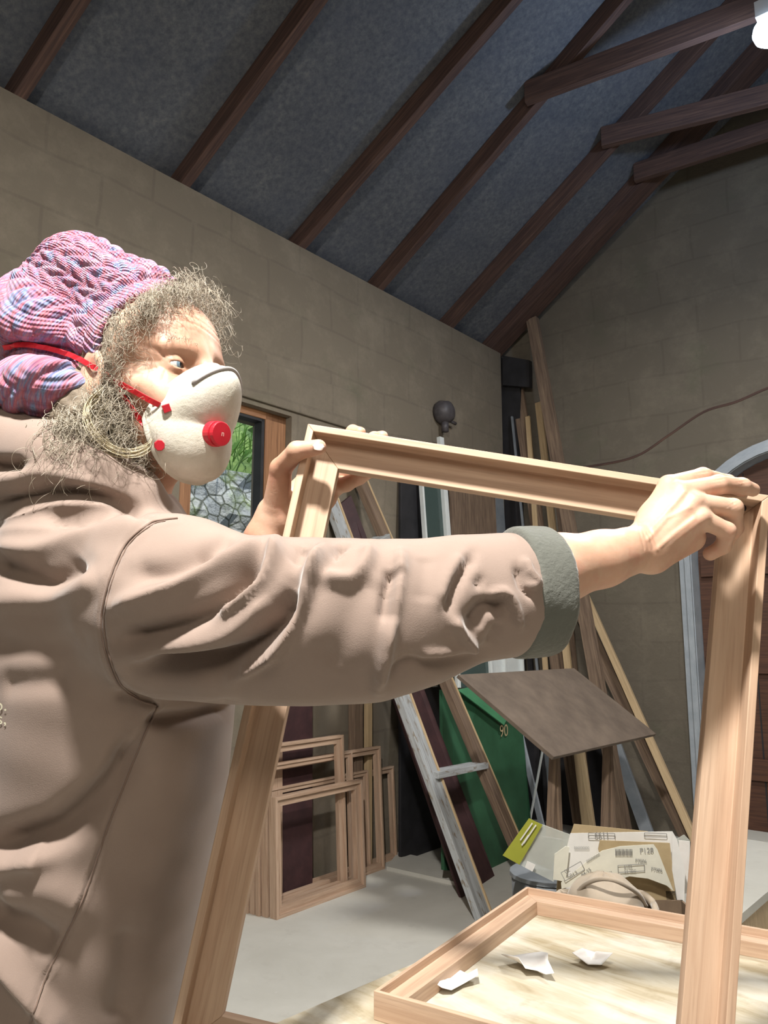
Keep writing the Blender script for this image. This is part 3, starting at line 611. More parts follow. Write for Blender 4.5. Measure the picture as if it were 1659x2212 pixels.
# tilted brown board
KB=3.45
bq=[O0+KB*np.array(q) for q in ((.09441176,1.02011298,-.04471702),(.29785489,1.25669682,-.04512977),(.40733013,1.21441813,-.14008284),(.20388701,.97783429,-.13967008))]
bn=nz(np.cross(bq[1]-bq[0],bq[3]-bq[0])); bn=bn if bn[2]>0 else -bn
V,Fc,g=slab(bq,-bn,.018); o=obj('plywood_board',V,Fc,'boarddark',None,g*np.array([.4,.4,.4]),bevel=.002); tagp(o,'dark brown square board lying tilted across the leaning timbers','board')
# trestle that carries the tilted board
bc=(bq[2]+bq[3])/2; lo=(bq[2]*.75+bq[3]*.25); l2=(bq[2]*.25+bq[3]*.75)
ts=thing('trestle',(bc[0],bc[1],0),'dark wooden trestle hidden under the tilted brown board','trestle')
top1=lo-bn*.045+(bq[0]-bq[3])*.25; top2=l2-bn*.045+(bq[0]-bq[3])*.25
bar('beam',top2,top1,.05,.05,'brownwood',ts,side=UP)
for tp in (top1,top2):
    for k in (-.12,.0): bar('leg',np.array([tp[0]+k*.6,tp[1]+k*.4,0]),tp-UP*.02,.035,.03,'brownwood',ts)
# ------------------------------------------------------------------ box of scraps beyond the bench
BD=2.3
def Wb(px,py,d=BD): return W(px,py,d)
bx0=Wb(1180,1990,2.15); bx1=Wb(1500,2030,2.15); bxn=np.array([0,1,0.])
bz=.50
F0=np.array([bx0[0]-.04,2.02,0]); F1=np.array([bx1[0]+.02,2.02,0])
ct=thing('cardboard_box',((F0+F1)/2+np.array([0,.2,0])),'brown cardboard box holding paper offcuts behind the bench','box')
ex=nz(F1-F0); ey=np.array([0,1,0.]); wx=np.linalg.norm(F1-F0); wy=.42
for nm,P,nn in (('front_panel',[F0,F1,F1+UP*bz,F0+UP*bz],ey),('back_panel',[F0+ey*wy,F1+ey*wy,F1+ey*wy+UP*bz,F0+ey*wy+UP*bz],-ey),
                ('side_panel',[F0,F0+ey*wy,F0+ey*wy+UP*bz,F0+UP*bz],ex),('side_panel',[F1,F1+ey*wy,F1+ey*wy+UP*bz,F1+UP*bz],-ex),('base_panel',[F0,F1,F1+ey*wy,F0+ey*wy],UP)):
    V,Fc,g=slab(P,nn,.006); obj(nm,V,Fc,'boxcard',ct,g)
def sheet_px(name,q,ds,mat,label,cat,nu=10,nv=6,bulge=0,th=.001,parent=None,foot=None):
    """curved sheet through 4 pixel corners TL,TR,BR,BL at given depths"""
    C=[W(*p,d) for p,d in zip(q,ds)]; V=[];g=[]
    for i in range(nu+1):
        for j in range(nv+1):
            a,b=i/nu,j/nv; P=(C[0]*(1-a)+C[1]*a)*(1-b)+(C[3]*(1-a)+C[2]*a)*b
            P=P+np.array([0,-1,.35])*bulge*math.sin(math.pi*a)*(1) ; V.append(P); g.append((a,b,0))
    Fc=[(i*(nv+1)+j,(i+1)*(nv+1)+j,(i+1)*(nv+1)+j+1,i*(nv+1)+j+1) for i in range(nu) for j in range(nv)]
    o=obj(name,V,Fc,mat,parent,g,smooth=True); sm=o.modifiers.new('solid','SOLIDIFY'); sm.thickness=th
    if parent is None: tagp(o,label,cat)
    return o
def fan_px(name,outl,d,mat,label,cat,th=.0015,parent=None,dd=0):
    P=[W(x,y,d+dd*(y-1850)/100.) for x,y in outl]; n=nz(np.cross(P[1]-P[0],P[2]-P[0])); V,Fc,g=slab(P,n,th)
    o=obj(name,V,Fc,mat,parent,g); 
    if parent is None: tagp(o,label,cat)
    return o
def onsheet_text(s,px,py,ang,size,d,parent,mat='ink',mirror=False):
    a=math.radians(ang); ax=np.array([math.cos(a),0,math.sin(a)]); ay=np.array([-math.sin(a),.0,math.cos(a)])
    if mirror: ax=-ax
    return place_text('printed_text',s,W(px,py,d),ax,ay,size,mat,parent)
def rect_line(px0,py0,px1,py1,ang,d,parent,w=.0016,mat='ink'):
    C=[W(*p,d) for p in ((px0,py0),(px1,py0),(px1,py1),(px0,py1))]
    c=sum(C)/4; a=math.radians(ang); R=lambda p:c+np.array([(p-c)[0]*math.cos(a)-(p-c)[2]*math.sin(a),(p-c)[1],(p-c)[0]*math.sin(a)+(p-c)[2]*math.cos(a)])
    C=[R(p) for p in C]; parts=[bar_geo(C[i],C[(i+1)%4],w,.0006,side=(0,0,1) if i%2==0 else (1,0,0)) for i in range(4)]
    V,Fc,g=merge(parts); return obj('printed_box',V,Fc,mat,parent)
# back cardboard sheet, white sheet, cardboard piece, label sheet
fan_px('cardboard_sheet',[(1240,1780),(1400,1796),(1440,1960),(1200,1960),(1205,1880)],2.37,'card','tan cardboard sheet standing at the back of the scrap box','card')
t_=thing('label_sheet',W(1330,1900,2.33),'upright white sheet with grey printed boxes in the scrap box','paper sheet')
fan_px('sheet',[(1232,1800),(1452,1796),(1473,1960),(1222,1960),(1222,1840)],2.33,'paper','','',.001,t_)
rect_line(1271,1800,1328,1811,-1,2.322,t_); onsheet_text('6611',1284,1809,-1,.022,2.322,t_)
rect_line(1392,1800,1440,1808,-2,2.322,t_); onsheet_text('000000000',1240,1834,0,.010,2.322,t_)
fan_px('cardboard_scrap',[(1296,1815),(1447,1821),(1462,1960),(1330,1960),(1292,1834)],2.30,'card','tan cardboard piece standing between the two white sheets','card')
t_=thing('label_sheet',W(1330,1900,2.26),'bowed cream label sheet with printed codes at the front of the scrap box','paper sheet')
fan_px('sheet',[(1212,1907),(1262,1865),(1300,1838),(1340,1828),(1412,1824),(1420,1835),(1455,1925),(1440,1913),(1400,1898),(1360,1893),(1318,1906),(1290,1905),(1255,1910),(1213,1920)],2.26,'label','','',.001,t_)
rect_line(1213,1872,1262,1892,28,2.255,t_); onsheet_text('02\n5013',1222,1888,28,.016,2.255,t_)
onsheet_text('84-55',1258,1894,32,.014,2.255,t_); onsheet_text('00000000',1268,1864,27,.011,2.255,t_)
onsheet_text('P128',1382,1843,2,.020,2.255,t_); onsheet_text('P7006',1372,1862,-4,.013,2.255,t_); onsheet_text('P7006',1406,1880,-8,.013,2.255,t_)
for k in range(14): 
    V,Fc,g=bar_geo(W(1330+k*2.7,1834,2.254),W(1330+k*2.7,1848,2.254),.0015+.001*(k%3==0),.0006); obj('printed_bar',V,Fc,'ink',t_)
rect_line(1335,1868,1392,1883,3,2.255,t_); onsheet_text('6102\n55-000',1348,1876,3,.012,2.255,t_)
for k in range(9):
    V,Fc,g=bar_geo(W(1296+k*3,1888-k*.8,2.254),W(1300+k*3,1899-k*.8,2.254),.0015,.0006); obj('printed_bar',V,Fc,'ink',t_)
# white folder edges on the right, envelope left
fan_px('folded_paper',[(1452,1795),(1462,1812),(1480,1880),(1478,1960),(1466,1960),(1452,1880)],2.29,'paper','narrow white folded sheet at the right end of the scrap box','paper')
fan_px('folded_paper',[(1466,1815),(1490,1818),(1488,1930),(1474,1930)],2.34,'petal','pinkish white paper standing at the far right of the scrap box','paper')
fan_px('plastic_wrap',[(1462,1812),(1478,1803),(1491,1816),(1491,1860),(1474,1880)],2.42,'plastic','crumpled clear plastic behind the folded papers in the scrap box','plastic wrap')
fan_px('cream_envelope',[(1198,1845),(1222,1828),(1230,1830),(1222,1905),(1195,1900)],2.31,'label','cream folded card at the left end of the scrap box','card')
# beige round canvas rims
t_=thing('canvas_bag',W(1310,1935,2.2),'crumpled beige canvas bag with a curved rim, lying under the label sheet','bag')
def dome(c,rx,ry,rz,flat,nr=9,ns=30,seed=0):
    V=[];r=np.random.default_rng(seed)
    for i in range(nr+1):
        f=i/nr*math.pi/2
        for k in range(ns):
            a=2*math.pi*k/ns; w=1+.05*math.sin(3*a+seed)+.03*math.sin(5*a)
            V.append(np.array(c)+np.array([rx*math.cos(f)*math.cos(a)*w,ry*math.cos(f)*math.sin(a)*w,rz*math.sin(f)*(1+.08*math.sin(4*a+i))]))
    Fc=[(i*ns+k,i*ns+(k+1)%ns,(i+1)*ns+(k+1)%ns,(i+1)*ns+k) for i in range(nr) for k in range(ns)]; return np.array(V),Fc
c=W(1308,1958,2.2); V,Fc=dome(c,.105,.10,.085,0,seed=1); obj('bag_body',V,Fc,'canvas',t_,smooth=True)
rimP=[c+np.array([.135*math.cos(a),.11*math.sin(a),.012*math.sin(3*a)+.005]) for a in np.linspace(0,2*math.pi,40)]; V,Fc,g=tube_geo(rimP,.010,8); obj('bag_rim',V,Fc,'canvas',t_,smooth=True)
band=[W(x,y,2.2-.10*math.sin(math.pi*(x-1250)/150.)) for x,y in ((1243,1932),(1262,1912),(1290,1900),(1320,1900),(1350,1912),(1380,1932),(1396,1958))]; V,Fc,g=tube_geo(smooth_path(band,5),.006,8); obj('handle',V,Fc,'canvas',t_,smooth=True)
# small boxed packets
for (x0,y0,x1,y1,mt_,lab,nm) in ((1345,1895,1398,1960,'paper','white packet with a red square lying under the label sheet','packet'),(1400,1905,1440,1960,'boxcard','brown packet with a black end lying right of the white packet','packet')):
    c0=W(x0,y1,2.31); c1=W(x1,y1,2.31); c2=W(x1,y0,2.31); c3=W(x0,y0,2.31); t_=thing('small_'+nm,(c0+c1)/2,lab,'packet')
    V,Fc,g=slab([c0,c1,c2,c3],(0,1,0),.04); obj('box',V,Fc,mt_,t_,g)
    if mt_=='paper': 
        V,Fc,g=slab([W(1358,1928,2.308),W(1376,1928,2.308),W(1376,1906,2.308),W(1358,1906,2.308)],(0,-1,0),.001); obj('red_square',V,Fc,'redplastic',t_,g)
    else:
        V,Fc,g=slab([W(1440,1945,2.300),W(1462,1945,2.300),W(1458,1925,2.300),W(1438,1925,2.300)],(0,1,0),.03); obj('black_end',V,Fc,'black',t_,g)
# green-yellow header bag
t_=thing('blister_bag',W(1160,1850,2.35),'clear plastic bag with a lime green header card leaning left of the scrap box','plastic bag')
fan_px('header_card',[(1143,1768),(1172,1782),(1122,1868),(1086,1848)],2.34,'lime','','',.002,t_)
fan_px('bag',[(1172,1782),(1238,1806),(1196,1905),(1122,1868)],2.35,'plastic','','',.006,t_)
fan_px('bag_contents',[(1165,1806),(1215,1815),(1190,1880),(1138,1856)],2.36,'steel','','',.01,t_)
fan_px('price_sticker',[(1139,1860),(1157,1868),(1150,1883),(1134,1874)],2.335,'paper','','',.001,t_)
for k,(x0,y0,x1,y1) in enumerate(((1124,1815,1150,1778),(1131,1822,1158,1782),(1127,1826,1142,1804))):
    V,Fc,g=bar_geo(W(x0,y0,2.333),W(x1,y1,2.333),.004,.0008,side=(1,0,.6)); obj('header_print',V,Fc,'paper',t_)
sup=thing('plastic_tub',np.append(W(1200,1900,2.5)[:2],0),'grey translucent tub standing behind the lime green bag','tub')
tp=W(1190,1885,2.5); Vt,Ft,gt=tube_geo([np.array([tp[0],tp[1],z]) for z in (0,.02,.3,tp[2])],[.09,.11,.12,.125],20); obj('tub_wall',Vt,Ft,'greypipe',sup,gt,smooth=True)
Vt,Ft,gt=tube_geo([np.array([tp[0],tp[1],z]) for z in (tp[2]-.008,tp[2]+.004)],[.13,.13],20); obj('tub_lid',Vt,Ft,'greypipe',sup,gt)
# pale board on the floor right of the bench + trough
P=[Zp(1560,2010,.30),Zp(1668,1918,.30),Zp(1720,1830,.30),Zp(1600,1810,.30)]
bt=thing('floor_crate',np.append(((P[0]+P[2])/2)[:2],0),'low flat grey topped crate beyond the bench at the right edge','crate')
V,Fc,g=slab(P,-UP,.03); obj('crate_top',V,Fc,'floor',bt,g)
Pb=[np.append(p[:2],0) for p in P]
for i in range(4):
    a,b=Pb[i],Pb[(i+1)%4]; c_=sum(Pb)/4; a=c_+(a-c_)*.93; b=c_+(b-c_)*.93; V,Fc,g=slab([a,b,b+UP*.27,a+UP*.27],nz(c_-(a+b)/2),.015); obj('crate_side',V,Fc,'pine',bt,g)
# ================================================================== the person
def nrm(a): return np.sqrt((a*a).sum(-1))
def cap_(P,a,b,ra,rb):
    a=np.asarray(a,np.float32); b=np.asarray(b,np.float32); ab=b-a; t=np.clip(((P-a)@ab)/(ab@ab+1e-12),0,1)
    return nrm(P-a-t[:,None]*ab)-(ra+(rb-ra)*t)
def ell_(P,c,r,R=None):
    q=P-np.asarray(c,np.float32)
    if R is not None: q=q@R
    r=np.asarray(r,np.float32); k0=nrm(q/r); k1=nrm(q/(r*r))+1e-9; return k0*(k0-1)/k1
def smin(a,b,k): h=np.clip(.5+.5*(b-a)/k,0,1); return b+(a-b)*h-k*h*(1-h)
def smax(a,b,k): return -smin(-a,-b,k)
def chain(P,pts,k=.01):
    d=None
    for (a,ra),(b,rb) in zip(pts[:-1],pts[1:]):
        e=cap_(P,a,b,ra,rb); d=e if d is None else smin(d,e,k)
    return d
def surfnet(fn,lo,hi,h):
    lo=np.asarray(lo,float); hi=np.asarray(hi,float); B=8
    nb=np.ceil((hi-lo)/(h*B)).astype(int); n=nb*B+1
    ax=[lo[i]+h*B*(np.arange(nb[i])+.5) for i in range(3)]
    C=np.stack(np.meshgrid(*ax,indexing='ij'),-1).reshape(-1,3).astype(np.float32)
    cv=fn(C).reshape(nb); near=np.abs(cv)<h*B*1.35
    V=np.repeat(np.repeat(np.repeat(cv,B,0),B,1),B,2); M=np.repeat(np.repeat(np.repeat(near,B,0),B,1),B,2)
    V=np.pad(V,((0,1),)*3,mode='edge'); M=np.pad(M,((0,1),)*3,mode='edge')
    M[1:]|=M[:-1]; M[:,1:]|=M[:,:-1]; M[:,:,1:]|=M[:,:,:-1]
    idx=np.argwhere(M)
    for s in range(0,len(idx),1500000):
        I=idx[s:s+1500000]; V[I[:,0],I[:,1],I[:,2]]=fn((lo+I*h).astype(np.float32))
    S=V<0; X=[S[i:n[0]-1+i,j:n[1]-1+j,k:n[2]-1+k] for i in (0,1) for j in (0,1) for k in (0,1)]
    a=np.logical_and.reduce(X); b=np.logical_or.reduce(X); act=b&~a; cells=np.argwhere(act)
    vid=-np.ones(act.shape,np.int32); vid[cells[:,0],cells[:,1],cells[:,2]]=np.arange(len(cells))
    cor=np.array([(i,j,k) for i in (0,1) for j in (0,1) for k in (0,1)])
    cvv=np.stack([V[cells[:,0]+c[0],cells[:,1]+c[1],cells[:,2]+c[2]] for c in cor],1)
    acc=np.zeros((len(cells),3)); cnt=np.zeros(len(cells))
    for i in range(8):
        for j in range(i+1,8):
            if np.abs(cor[i]-cor[j]).sum()!=1: continue
            vi,vj=cvv[:,i],cvv[:,j]; m=(vi<0)!=(vj<0); t=np.where(m,vi/(vi-vj+1e-20),0)
            acc+=m[:,None]*(cor[i]+t[:,None]*(cor[j]-cor[i])); cnt+=m
    Vt=lo+h*(cells+acc/cnt[:,None]); Fs=[]
    for axx in range(3):
        o1,o2=[(1,2),(2,0),(0,1)][axx]
        s0=S; sl=[slice(None)]*3; sl[axx]=slice(0,-1); s1=[slice(None)]*3; s1[axx]=slice(1,None)
        e=np.argwhere(S[tuple(sl)]!=S[tuple(s1)]); e=e[(e[:,o1]>0)&(e[:,o2]>0)&(e[:,o1]<n[o1]-1)&(e[:,o2]<n[o2]-1)]
        fl=S[e[:,0],e[:,1],e[:,2]]
        def gid(d1,d2):
            q=e.copy(); q[:,o1]-=d1; q[:,o2]-=d2; return vid[q[:,0],q[:,1],q[:,2]]
        Q=np.stack([gid(0,0),gid(1,0),gid(1,1),gid(0,1)],1); Q[~fl]=Q[~fl][:,::-1]; Fs.append(Q)
    Fc=np.concatenate(Fs); Fc=Fc[(Fc>=0).all(1)]
    return Vt,Fc
def vnormals(V,Fc):
    d=np.cross(V[Fc[:,2]]-V[Fc[:,0]],V[Fc[:,3]]-V[Fc[:,1]]) if Fc.shape[1]==4 else np.cross(V[Fc[:,1]]-V[Fc[:,0]],V[Fc[:,2]]-V[Fc[:,0]])
    Nn=np.zeros_like(V)
    for k in range(Fc.shape[1]): np.add.at(Nn,Fc[:,k],d)
    return Nn/(nrm(Nn)[:,None]+1e-12)
def lap(V,Fc,it=1,lam=.5):
    for _ in range(it):
        A=np.zeros_like(V); c=np.zeros(len(V))
        for k in range(4):
            a,b=Fc[:,k],Fc[:,(k+1)%4]; np.add.at(A,a,V[b]); np.add.at(c,a,1); np.add.at(A,b,V[a]); np.add.at(c,b,1)
        V=V+lam*(A/c[:,None]-V)
    return V
def segdist(Q,pl):
    """distance of 2D points to a polyline, and position along it 0..1"""
    pl=np.asarray(pl,float); best=np.full(len(Q),1e9); tt=np.zeros(len(Q)); sd=np.zeros(len(Q)); L=np.r_[0,np.cumsum(np.linalg.norm(np.diff(pl,axis=0),axis=1))]
    for i in range(len(pl)-1):
        a,b=pl[i],pl[i+1]; ab=b-a; t=np.clip(((Q-a)@ab)/(ab@ab),0,1); w=Q-a-t[:,None]*ab; d=np.linalg.norm(w,axis=1); m=d<best
        best[m]=d[m]; tt[m]=(L[i]+t[m]*(L[i+1]-L[i]))/L[-1]; sd[m]=np.sign(ab[0]*w[m,1]-ab[1]*w[m,0])
    return best,tt,sd
# head frame --------------------------------------------------------
PSI=math.radians(-30); PIT=math.radians(3)
Fh=np.array([math.cos(PSI)*math.cos(PIT),math.sin(PSI)*math.cos(PIT),math.sin(PIT)]); Lh=np.array([-math.sin(PSI),math.cos(PSI),0]); Uh=np.cross(Fh,Lh)
RH=np.stack([Fh,Lh,Uh],1)            # local -> world columns
HC=W(386,783,.90)-RH@np.array([.080,-.032,0.])
def hl(p): return HC+RH@np.asarray(p,float)
def head_local(q):
    x,y,z=q[:,0],q[:,1],q[:,2]; s=np.abs(y); Q=np.stack([x,s,z],1)
    d=ell_(Q,(-.014,0,.034),(.097,.076,.083))
    d=smin(d,ell_(Q,(.030,0,.030),(.063,.064,.068)),.02)
    d=smin(d,ell_(Q,(.033,0,-.030),(.056,.058,.085)),.02)
    d=smin(d,ell_(Q,(.026,0,-.082),(.056,.050,.036)),.02)
    d=smin(d,cap_(Q,(.074,0,-.106),(.072,.012,-.106),.017,.015),.015)
    d=smin(d,cap_(Q,(.084,.008,.020),(.070,.045,.018),.0092,.008),.012)
    d=smin(d,cap_(Q,(.060,.046,-.034),(.030,.062,-.022),.018,.012),.018)
    d=smin(d,ell_(Q,(.068,.034,-.050),(.020,.022,.020)),.015)
    d=smax(d,-ell_(Q,(.098,.032,-.003),(.020,.018,.0105)),.014)
    # eyeball with lids
    lid=nrm(Q-np.array([.0695,.032,-.002],np.float32))-.0142
    lid=smax(lid,-ell_(Q,(.0835,.034,-.003),(.010,.0120,.0030)),.001)
    d=smin(d,lid,.004)
    d=smin(d,cap_(Q,(.088,0,.010),(.112,0,-.034),.0075,.0115),.010)
    d=smin(d,ell_(Q,(.102,.013,-.040),(.012,.008,.008)),.006)
    d=smin(d,cap_(Q,(.091,0,-.072),(.080,.022,-.073),.008,.005),.007)
    e=ell_(Q,(-.008,.079,-.008),(.019,.006,.031)); e=smax(e,-ell_(Q,(-.004,.087,-.008),(.011,.007,.020)),.004)
    d=smin(d,e,.005)
    # neck
    d=smin(d,cap_(q,(-.022,0,-.055),(-.070,.0,-.200),.056,.062),.025)
    return d
def headf(P): return head_local((P-HC.astype(np.float32))@RH.astype(np.float32))
HV,HF=surfnet(headf,HC-np.array([.17,.14,.235]),HC+np.array([.14,.14,.15]),.0019)
# wrinkles: forehead creases, crow's feet, cheek lines
q=(HV-HC)@RH; nn=vnormals(HV,HF); x,y,z=q.T; front=np.clip((x-.045)/.03,0,1)
w=-.0009*np.clip(np.sin((z-.035+.004*np.sin(y*60))*2*math.pi/.0095),0,1)**2*front*np.clip((z-.038)/.01,0,1)*np.clip((.085-z)/.01,0,1)
ey,ez=np.abs(y)-.047,z+.003; ang=np.arctan2(ez,ey+.006); rr=np.hypot(ey,ez)
w+=-.0013*np.clip(np.sin(ang*10),0,1)**2*np.clip((rr-.004)/.004,0,1)*np.clip((.030-rr)/.008,0,1)*(np.abs(y)>.046)*(x>.02)
r2=np.hypot((np.abs(y)-.034),(z+.002)*1.3)
w+=-.0006*np.exp(-((r2-.0165)/.0014)**2)*(z<.0)*front -.0007*np.exp(-((r2-.0215)/.0012)**2)*(z<.0)*front
w+=-.0008*np.exp(-((r2-.0135)/.0013)**2)*(z>.004)*front
HV=HV+nn*w[:,None]
# hands -------------------------------------------------------------
def J(px,py,d,r): return (W(px,py,d),r)
def rhand(P):
    wr=J(1385,1184,.842,.024)
    d=chain(P,[J(1100,1260,.785,.038),J(1205,1228,.803,.0345),J(1300,1207,.822,.0285),wr],.01)
    d=smin(d,cap_(P,J(1362,1172,.828,0)[0],J(1372,1170,.832,0)[0],.0115,.0105),.012)
    m=[(J(1445,1050,.884,.0118),.0175),(J(1470,1064,.866,.0120),.018),(J(1497,1086,.855,.0116),.018),(J(1512,1119,.848,.0108),.017)]
    for k,((c,r),rb) in enumerate(m):
        st=W(1388+k*6,1170+k*10,.846-.002*k); d=smin(d,cap_(P,st,c,rb,r),.010)
    d=smin(d,cap_(P,W(1412,1196,.855),W(1490,1160,.868),.020,.017),.014)
    d=smin(d,cap_(P,W(1412,1130,.872),W(1478,1105,.882),.018,.014),.016)
    fs=[[m[0][0],J(1518,1030,.903,.0103),J(1572,1042,.925,.0088),J(1600,1062,.936,.0075)],
        [m[1][0],J(1552,1047,.880,.0107),J(1603,1050,.898,.0092),J(1626,1058,.908,.0080)],
        [m[2][0],J(1583,1098,.864,.0107),J(1586,1140,.878,.0095),J(1572,1166,.892,.0085)],
        [m[3][0],J(1570,1147,.852,.0093),J(1562,1180,.864,.0083),J(1534,1196,.874,.0078)],
        [(W(1420,1130,.87),.016),J(1470,1120,.905,.0125),J(1520,1108,.925,.0105),J(1556,1098,.932,.009)]]
    for f in fs: d=smin(d,chain(P,f,.004),.0045)
    # tendons
    for k,((c,r),rb) in enumerate(m): d=smin(d,cap_(P,W(1400+k*5,1160+k*9,.832-.002*k),c-np.array([0,.0075,0]),.0042,.0050),.006)
    return d
def lhand(P):
    d=chain(P,[J(440,1480,1.10,.042),J(520,1290,1.06,.036),J(572,1170,1.035,.0275),J(594,1110,1.03,.0245)],.01)
    m=[J(712,985,1.055,.0115),J(730,1000,1.064,.0118),J(732,1024,1.062,.0112),J(722,1054,1.052,.0105)]
    for k,(c,r) in enumerate(m): d=smin(d,cap_(P,W(606+k*6,1105+k*6,1.034),c,.018,r),.012)
    d=smin(d,cap_(P,W(620,1120,1.03),W(700,1078,1.045),.019,.015),.014)
    fs=[[m[0],J(742,955,1.066,.0098),J(762,932,1.046,.0085),J(778,934,1.030,.0075)],
        [m[1],J(784,972,1.076,.0100),J(808,947,1.060,.0088),J(826,943,1.040,.0078)],
        [m[2],J(770,1022,1.068,.0095),J(796,1014,1.052,.0082),J(800,1008,1.042,.0075)],
        [m[3],J(748,1046,1.044,.0098),J(776,1032,1.034,.0090),J(799,1020,1.026,.0078)],
        [(W(598,1090,1.02),.018),J(607,1012,1.0,.0138),J(641,974,.975,.0118),J(688,966,.967,.0098)]]
    for f in fs: d=smin(d,chain(P,f,.004),.0045)
    return d
def bbox(pts,pad): 
    A=np.array(pts); return A.min(0)-pad,A.max(0)+pad
lo,hi=bbox([W(1090,1260,.79),W(1400,1180,.84),W(1640,1030,.94),W(1600,1240,.86)],.06); RV,RF=surfnet(rhand,lo,hi,.0014)
lo,hi=bbox([W(440,1480,1.10),W(520,1290,1.06),W(850,920,1.10),W(580,960,.96)],.06); LV,LF=surfnet(lhand,lo,hi,.0017)
# knuckle creases on the right hand, veins
nn=vnormals(RV,RF); qp,_=projv(RV); w=np.zeros(len(RV))
for cx_,cy_,an in ((1552,1036,80),(1603,1040,80),(1583,1088,60),(1518,1020,80)):
    a=math.radians(an); dx=(qp[:,0]-cx_)*math.cos(a)+(qp[:,1]-cy_)*math.sin(a); dy=-(qp[:,0]-cx_)*math.sin(a)+(qp[:,1]-cy_)*math.cos(a)
    w-=.0006*np.exp(-(dy/14)**2)*np.clip(np.sin(dx*.9+1),0,1)*np.exp(-(dx/12)**2)
for pl in ([(1400,1165),(1440,1120),(1490,1095)],[(1420,1185),(1460,1150),(1500,1120)],[(1410,1140),(1450,1095),(1480,1062)]):
    dd,tt,_=segdist(qp,pl); w+=.0011*np.exp(-(dd/5)**2)
for k in range(4):
    dd,tt,_=segdist(qp,[(1376+k*7,1128+k*2),(1385+k*9,1160),(1392+k*10,1185)]); w-=.0006*np.exp(-(dd/2.2)**2)
RV=RV+nn*w[:,None]
# coarse core (hidden in the clothes) --------------------------------
def torsoC(py,px,d): return W(px,py,d)
SEC=[(1045,232,1.0,.066,.070),(1110,228,.995,.092,.110),(1180,232,.985,.128,.165),(1300,238,.985,.150,.185),(1520,240,.99,.154,.190),(1700,226,.99,.152,.185),(1900,200,.99,.146,.178),(2100,160,.99,.145,.176),(2212,136,.99,.144,.178),(2420,70,.99,.145,.185),(2600,62,.99,.140,.18)]
SZ=np.array([W(px,py,d)[2] for py,px,d,a,b in SEC])[::-1]; SCx=np.array([W(px,py,d)[0] for py,px,d,a,b in SEC])[::-1]
SCy=np.array([W(px,py,d)[1] for py,px,d,a,b in SEC])[::-1]; SA=np.array([s[3] for s in SEC])[::-1]; SB=np.array([s[4] for s in SEC])[::-1]
def torso(P,infl=0.):
    z=P[:,2]; cx_=np.interp(z,SZ,SCx); cy_=np.interp(z,SZ,SCy); a=np.interp(z,SZ,SA)+infl; b=np.interp(z,SZ,SB)+infl
    ca,sa=math.cos(.12),math.sin(.12)
    dx=P[:,0]-cx_; dy=P[:,1]-cy_; dx,dy=dx*ca+dy*sa,-dx*sa+dy*ca
    k=np.sqrt((dx/a)**2+(dy/b)**2)+1e-6; k1=np.sqrt((dx/a**2)**2+(dy/b**2)**2)+1e-6
    return np.maximum(k*(k-1)/k1,np.maximum(z-SZ[-1]-.02,SZ[0]-z))
SLV=[J(285,1270,.865,.080),J(330,1296,.845,.090),J(400,1313,.825,.0905),J(500,1336,.80,.0800),J(600,1340,.787,.0780),J(700,1340,.778,.0765),J(800,1339,.772,.0740),J(900,1322,.777,.0675),J(1000,1294,.787,.0592),J(1100,1284,.797,.0575),J(1190,1270,.806,.0540)]
CUa=nz([.93,.33,.02]); CUc=W(1132,1278,.80)
HIP=np.array([SCx[0],SCy[0],SZ[0]])
def core(P):
    d=torso(P,-.03)
    d=smin(d,chain(P,[(c,r*.55) for c,r in SLV[:-1]]+[J(1130,1258,.79,.037)],.02),.03)
    d=smin(d,chain(P,[J(330,1230,1.12,.05),J(430,1360,1.13,.046),J(440,1480,1.10,.042)],.02),.03)
    d=smin(d,cap_(P,hl((-.05,0,-.12)),W(228,1110,1.0),.056,.06),.03)
    for sy in (-.09,.09):
        h_=HIP+np.array([0,sy,-.0]); kn=np.array([HIP[0]+.03,HIP[1]+sy,.44]); an=np.array([HIP[0]-.01,HIP[1]+sy,.07])
        d=smin(d,chain(P,[(h_,.075),(kn,.048),(an,.036)],.02),.03); d=smin(d,cap_(P,an-UP*.03,an+np.array([.16,0,-.04]),.030,.024),.02)
    return d
lo,hi=bbox([[-.85,.70,0.02],[.3,1.25,1.5]],.03); CV,CF=surfnet(core,lo,hi,.009)
PV=np.concatenate([HV,RV,LV,CV]); PF=np.concatenate([HF,RF+len(HV),LF+len(HV)+len(RV),CF+len(HV)+len(RV)+len(LV)])
person=thing('person',np.array([HIP[0],HIP[1],0.]),'person in a knitted cap, white mask and taupe hoodie holding a cedar frame upright','person')
obj('body',PV,PF,'skin',person,smooth=True)
def uvsphere(c,r,axis,nr=14,ns=20):
    axis=nz(axis); u=nz(np.cross(axis,UP)); v=np.cross(axis,u); V=[];
    for i in range(nr+1):
        f=math.pi*i/nr
        for k in range(ns):
            a=2*math.pi*k/ns; V.append(np.asarray(c)+r*(axis*math.cos(f)+math.sin(f)*(u*math.cos(a)+v*math.sin(a))))
    return np.array(V),[(i*ns+k,(i+1)*ns+k,(i+1)*ns+(k+1)%ns,i*ns+(k+1)%ns) for i in range(nr) for k in range(ns)]
for sy in (-1,1):
    c=hl((.0697,sy*.032,-.002)); gaze=RH@nz([1,.28 if sy<0 else .22,.0]); V,Fc=uvsphere(c,.0130,gaze,28,24)
    mi=[2 if i<24*3 else (1 if i<24*6 else 0) for i in range(len(Fc))]
    obj('eye',V,Fc,None,person,smooth=True,mats=['eyewhite','iris','pupil'],midx=mi,label='blue grey eye')
